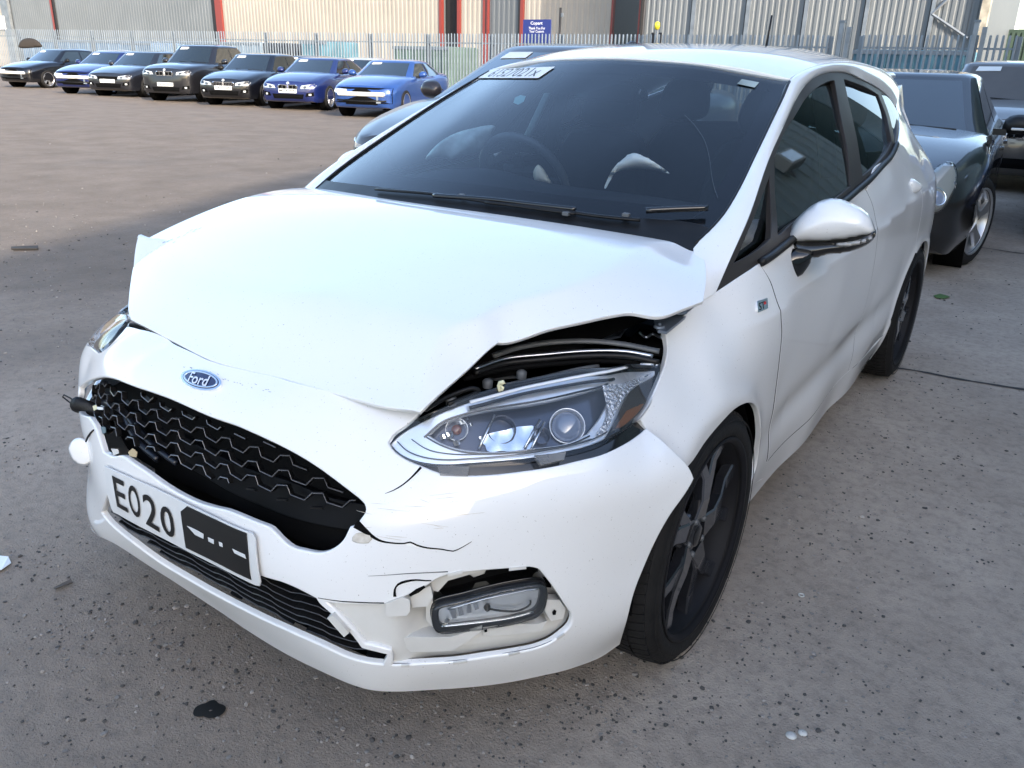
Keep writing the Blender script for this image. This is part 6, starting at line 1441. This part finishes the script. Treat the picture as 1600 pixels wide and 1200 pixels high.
        # shut lines, a raised sill
        MB().box((min(side*(w-.02), side*(w+.003)), fw+wheelr+.1, clr+.02), (max(side*(w-.02), side*(w+.003)), rw_-wheelr-.1, clr+.09), bev=.01).build('sill', BLACKP, t)
    # front end, placed on the nose: nose(x,z) gives y
    secs = np.array([V_ for V_ in zip(ys, WK, ZT)])
    from mathutils.bvhtree import BVHTree
    _bb = bmesh.new(); _bb.from_mesh(body.data); bvh = BVHTree.FromBMesh(_bb); _bb.free()
    def nose(x, z):
        h = bvh.ray_cast(Vector((x, -1, z)), Vector((0, 1, 0)))
        return h[0][1] if h[0] is not None else .6
    def nose_patch(nm, pts, m, parent, off=.012, th=.03, step=.05):
        P_ = np.array(pts, float); P_ = np.vstack([spline(P_[[i, (i+1) % len(P_)]], step)[:-1] for i in range(len(P_))])
        if area2(P_) < 0: P_ = P_[::-1]
        S_ = np.array([(x, nose(x, z), z) for x, z in P_]); 
        Fr = S_-[0, off, 0]; Bk = S_+[0, th, 0]; n = len(S_); cc = Fr.mean(0); cc[1] = min(cc[1], nose(cc[0], cc[2])-off)
        Vn = np.vstack([Fr, Bk, [cc]]); Fn = [(i, (i+1) % n, 2*n) for i in range(n)]+[(i, n+i, n+(i+1) % n, (i+1) % n) for i in range(n)]
        return mesh(nm, Vn, Fn, m, parent, smooth=False)
    hz = hood-.13
    if front in ('kidney', 'slat', 'plain'):
        for sx in (1, -1):
            hl = nose_patch('headlamp', [(sx*.40*W*.5*1.0, hz-.045), (sx*.44*W*.5, hz+.035), (sx*w*.80, hz+.085), (sx*w*.86, hz+.04), (sx*w*.80, hz-.035)], lamps, t)
            nose_patch('lamp_pod', [(sx*.50*w, hz-.015), (sx*.53*w, hz+.028), (sx*.60*w, hz+.03), (sx*.62*w, hz-.01), (sx*.56*w, hz-.03)], LAMPD, hl, off=.026)
            nose_patch('fog_intake', [(sx*.55*w, .36), (sx*.60*w, .46), (sx*.80*w, .48), (sx*.80*w, .38)], VOID, t, off=.008)
            nose_patch('fog_lamp', [(sx*.66*w, .39), (sx*.66*w, .44), (sx*.73*w, .44), (sx*.73*w, .39)], LAMPC, t, off=.016)
    if front in ('kidney', 'slat'):
        for sx in (1, -1):
            a, b = (.012, .30) if front == 'kidney' else (.01, .36)
            kd = nose_patch('grille_surround', [(sx*a, hz-.07), (sx*a, hz+.045), (sx*(b-.05), hz+.055), (sx*b, hz), (sx*(b-.05), hz-.08)], CHROME, t, off=.014, step=.03)
            nose_patch('grille', [(sx*(a+.018), hz-.056), (sx*(a+.018), hz+.030), (sx*(b-.06), hz+.038), (sx*(b-.022), hz-.002), (sx*(b-.06), hz-.064)], VOID, kd, off=.022, step=.03)
            for k in range(7 if front == 'slat' else 3):
                x = sx*(a+.03+(b-a-.07)*k/(6 if front == 'slat' else 2)); y_ = nose(abs(x), hz)-.030; MB().box((x-.005, y_-.006, hz-.055), (x+.005, y_+.01, hz+.032)).build('grille_slat', CHROME if front == 'slat' else GREYM, kd)
        bd = MB().lathe([(.001, .006), (.036, .005), (.04, 0)], 14, Matrix.Translation((0, nose(0, hood-.045)-.01, hood-.035)) @ Matrix.Rotation(R(65), 4, 'X')).build('badge', LAMPC, t)
    if front == 'plain': nose_patch('grille', [(-.34, hz-.07), (-.36, hz+.03), (.36, hz+.03), (.34, hz-.07)], VOID, t, off=.01)
    if bumper: nose_patch('lower_intake', [(-.42, .30), (-.46, .42), (.46, .42), (.42, .30)], VOID, t, off=.010)
    if front == 'bare':
        nose_patch('engine_bay', [(-.86*w, .34), (-.86*w, hz+.09), (0, hz+.10), (.86*w, hz+.09), (.86*w, .34)], VOID, t, off=.02)
        bb = MB().box((-.62, -.05, .50), (.62, .01, .60), bev=.02).build('bumper_beam', mat('bare_beam', (.62, .61, .58), .45) if 'bare_beam' not in MATS else MATS['bare_beam'], t)
        MB().box((.40, -.02, .36), (.45, .02, .50)).box((.40, -.03, .34), (.52, .01, .38)).build('bracket', SATIN, t)
        nose_patch('headlamp', [(-.42*w, hz-.05), (-.44*w, hz+.05), (-.80*w, hz+.06), (-.84*w, hz-.02), (-.7*w, hz-.06)], LAMPC, t, off=.04)
        if screenf: pass
        MB().tube([(-.66, -.01, .40), (0, -.03, .38), (.66, -.01, .40)], .02, 6).build('lower_rail', BLACKP, t)
    if plate:
        y_ = nose(.2, .5)-.03; pl_ = MB().box((-.26, y_-.008, .445), (.26, y_+.02, .555), bev=.004).build('number_plate', PLY, t)
        if plate != ' ':
            cu = bpy.data.curves.new('t', 'FONT'); cu.body = plate; cu.size = 1; cu.resolution_u = 1; cu.offset = .015; ob = bpy.data.objects.new('t', cu); COL.objects.link(ob); dg = bpy.context.evaluated_depsgraph_get(); dg.update()
            me = bpy.data.meshes.new_from_object(ob.evaluated_get(dg)); COL.objects.unlink(ob); bpy.data.objects.remove(ob); VV = np.array([v.co[:2] for v in me.vertices]); lo = VV.min(0); hi = VV.max(0)
            for v, (u, q) in zip(me.vertices, (VV-lo)/(hi-lo)): v.co = (-.235+u*.47, y_-.0105, .462+q*.075)
            me.materials.clear(); me.name = 'plate_characters'; link('plate_characters', me, INK, pl_)
    if sticker:
        # paper lot sticker, top of the screen on the driver's side
        Q = [front_pt(u, v) for u, v in ((.06, .98), (.30, .99), (.30, .86), (.05, .84))]; nn = np.cross(Q[1]-Q[0], Q[3]-Q[0]); nn /= np.linalg.norm(nn); nn *= -np.sign(nn[1]); Q = [q+nn*.014 for q in Q]
        mesh('lot_sticker', Q+[q-nn*.004 for q in Q], [(0, 1, 2, 3), (7, 6, 5, 4), (0, 4, 5, 1), (1, 5, 6, 2), (2, 6, 7, 3), (3, 7, 4, 0)], WSTICK, t)
    # wipers
    for (u0, v0, u1, v1) in ((.62, .0, .30, .05), (.95, .0, .60, .06)):
        A, B = front_pt(u0, v0), front_pt(u1, v1); MB().tube([A+[0, -.03, .01], B+[0, -.03, .01]], .008, 5).build('wiper', BLACKP, t)
    return t, front_pt, nose
def at(px, py): 
    q = back(px, py, 'z', 0); return (float(q[0]), float(q[1]))
DKNAVY = ('paint_dark_grey', (.014, .015, .020)); BLK = ('paint_black', (.005, .0055, .008)); BLU = ('paint_deep_blue', (.009, .018, .10)); BLU2 = ('paint_bright_blue', (.022, .07, .25)); BRN = ('paint_brown_grey', (.034, .029, .032))
SIL = ('paint_pale_silver', (.45, .46, .48)); NVY = ('paint_navy', (.02, .03, .07))
RZ = R(23)
parked_car('parked_car', 'black saloon with pale bare bumper parts, nearest the left edge of the row', 'car', at(24, 137), R(14), BLK, front='bare', plate=None)
parked_car('parked_car', 'deep blue car without front bumper, beside the leftmost black saloon', 'car', at(118, 147), RZ, BLU, front='bare', H=1.40)
parked_car('parked_car', 'dark grey saloon with a crumpled nose and dislodged headlamp, left of the tall four-by-four', 'car', at(172, 152), RZ, DKNAVY, front='plain', plate=' ', H=1.42)
parked_car('parked_suv', 'tall dark grey four-by-four with chrome twin grille', 'car', at(262, 159), RZ, ('paint_graphite', (.013, .013, .016)), front='kidney', plate='EV64 SKU', H=1.66, hood=.95, belt=1.10, wheelr=.37, W=1.88, ws0=1.35, ws1=2.0, clr=.24)
parked_car('parked_car', 'black car with wide many-slatted chrome grille and broken corner', 'car', at(352, 166), RZ, BLK, front='slat', plate='LK70 JJE', H=1.44)
parked_car('parked_car', 'royal blue coupe with an intact front and twin dark grille', 'car', at(452, 172), RZ, BLU, front='kidney', plate='ML14 WRJ', H=1.37, rw1=3.2, rw0=4.15, ws1=2.05)
parked_car('parked_car', 'bright blue coupe missing its front bumper, with the white beam exposed', 'car', at(566, 183), R(20), BLU2, front='bare', H=1.36, rw1=3.1, rw0=4.15, ws1=2.05)
# second row, roofs only
for px, py, y, col, lab, H_ in ((70, 96, 22.0, NVY, 'navy car in the second row, only its roof showing left of the deep blue car', 1.42), (128, 0, 21.5, SIL, 'silver car in the second row, roof showing behind the deep blue car', 1.46), (440, 0, 20.5, BLK, 'black second-row car, roof showing between the slatted-grille car and the royal blue coupe', 1.42), (530, 0, 20.0, SIL, 'white-silver second-row car, roof showing left of the bright blue coupe', 1.40)):
    x = float(back(px, 95, 'y', y)[0]); parked_car('parked_car', lab, 'car', (x, y), RZ, col, front='plain', H=H_, plate=None)
ob = puff('raised_bonnet', [(-.75, 0), (-.6, .28), (-.1, .42), (.45, .33), (.8, .05), (.3, -.02)], Matrix.Translation((float(back(47, 74, 'y', 21.4)[0]), 21.4, 1.50)) @ Matrix.Rotation(R(14), 4, 'Z') @ Matrix.Rotation(R(80), 4, 'X'), .05, .05, mat('bonnet_underside', (.025, .02, .016), .9), None, step=.1)
tag(ob, 'dark raised bonnet of a hidden car, standing above the leftmost black saloon', 'bonnet')
# the brown-grey car on the far side of the white one
bc_, fp, ns = parked_car('parked_car', 'brown-grey crossover parked alongside the far side of the white hatchback', 'car', (-2.50, 2.84), R(1.5), BRN, nosew=(.46, .60, .74, .88), L=4.7, W=1.82, H=1.53, hood=.87, belt=1.07, front='plain', ws0=1.10, ws1=2.05, plate=None, tumble=.68, lamps=LAMPC)
# its second screen sticker
pcf = puff('aerial_fin', [(-.10, 0), (-.02, .065), (.02, .07), (.10, 0)], Matrix.Translation((-2.0, 5.1, 1.495)) @ Matrix.Rotation(R(90), 4, 'X'), .02, .02, BRN and MATS['paint_brown_grey'], None, step=.02); pcf.parent = bc_; pcf.matrix_parent_inverse = bc_.matrix_world.inverted() if False else (Matrix.Translation(bc_.location) @ Matrix.Rotation(R(1.5), 4, 'Z')).inverted()

# the black low coupe-saloon behind the white car, and the two beyond it
MERC = ('paint_black_metal', (.008, .0075, .008))
mc, mfp, mns = parked_car('parked_car', 'black low-roofed saloon with oval headlamp, parked directly behind the white hatchback', 'car', (-.06, 4.62), R(3.3), MERC, L=4.9, W=1.87, H=1.39, hood=.72, belt=.93, front='none', bumper=False, ws0=1.45, ws1=2.35, rw1=3.4, rw0=4.35, wheelr=.335, wb=2.85, fo=.86, plate=None, sticker=False, tumble=.66, ral='5', clr=.17, deck=.96, steer=R(-17))
def oval_lamp(t, cx, cz, ny, a, b, rot):
    lm = empty('headlamp'); lm.parent = t
    M = Matrix.Translation((cx, ny, cz)) @ Matrix.Rotation(R(38), 4, 'Z') @ Matrix.Rotation(R(62), 4, 'X') @ Matrix.Rotation(R(rot), 4, 'Z')
    E = [(a*math.cos(q)*(1+.16*math.cos(q)), b*math.sin(q)) for q in np.linspace(0, 2*math.pi, 22, endpoint=False)]
    puff('lamp_glass', E, M, .035, .02, mat('oval_lamp_glass', (.24, .25, .235), .12, coat=1), lm, step=.03); puff('lamp_rim', [(x*1.06, y*1.07) for x, y in E], M @ Matrix.Translation((0, 0, -.008)), .026, .02, GLOSSB, lm, step=.03)
    for cx2, r2 in ((-.06, .068),):
        Mz = M @ Matrix.Translation((cx2, -.01, .028)); MB().lathe([(r2, 0), (r2*.92, .012), (r2*.8, .006), (r2*.75, -.004)], 20, Mz).build('lamp_ring', CHROME, lm); MB().lathe([(.0005, .014), (r2*.5, .010), (r2*.74, 0)], 20, Mz).build('projector', PROJ, lm)
oval_lamp(mc, .665, .635, mns(.645, .62)-.05, .20, .105, 55)
MB().tube([(.55, .40, .735), (.72, .75, .81), (.80, 1.2, .88)], .004, 5).build('bonnet_line', VOID, mc)
nb = MB().tube(spline([(-.6, .02, .50), (0, -.04, .50), (.60, .03, .50), (.80, .22, .505), (.89, .45, .51)], .05), .009, 6).build('bumper_line', VOID, mc)
# chrome turn-signal strip in the mirror
MB().box((.985, 1.79, .955), (1.12, 1.815, .975), bev=.005).build('mirror_indicator', LAMPC, mc)
tn, _, _ = parked_car('parked_car', 'tan-bonneted car with a dusty brown windscreen, behind the black low-roofed saloon', 'car', (.42, 10.5), R(2), ('paint_tan', (.12, .11, .10)), L=4.7, W=1.95, H=1.56, hood=.86, belt=1.04, front='kidney', ws0=1.15, ws1=1.75, glass_=CGL, plate=None, tumble=.72)
bk, _, _ = parked_car('parked_car', 'black car at the right edge, showing only its corner and chrome grille bars', 'car', (1.98, 6.7), R(3), NVY, L=4.1, wb=2.4, rw0=3.6, rw1=2.9, W=1.8, H=1.40, front='plain', plate=None, sticker=False)
for z in (.66, .60): MB().box((-.80, .10, z-.006), (-.30, .13, z+.006)).build('grille_bar', CHROME, bk)

_b = MATS['paint_brown_grey'].node_tree.nodes['Principled BSDF']; _b.inputs['Coat Weight'].default_value = .35; _b.inputs['Metallic'].default_value = .1
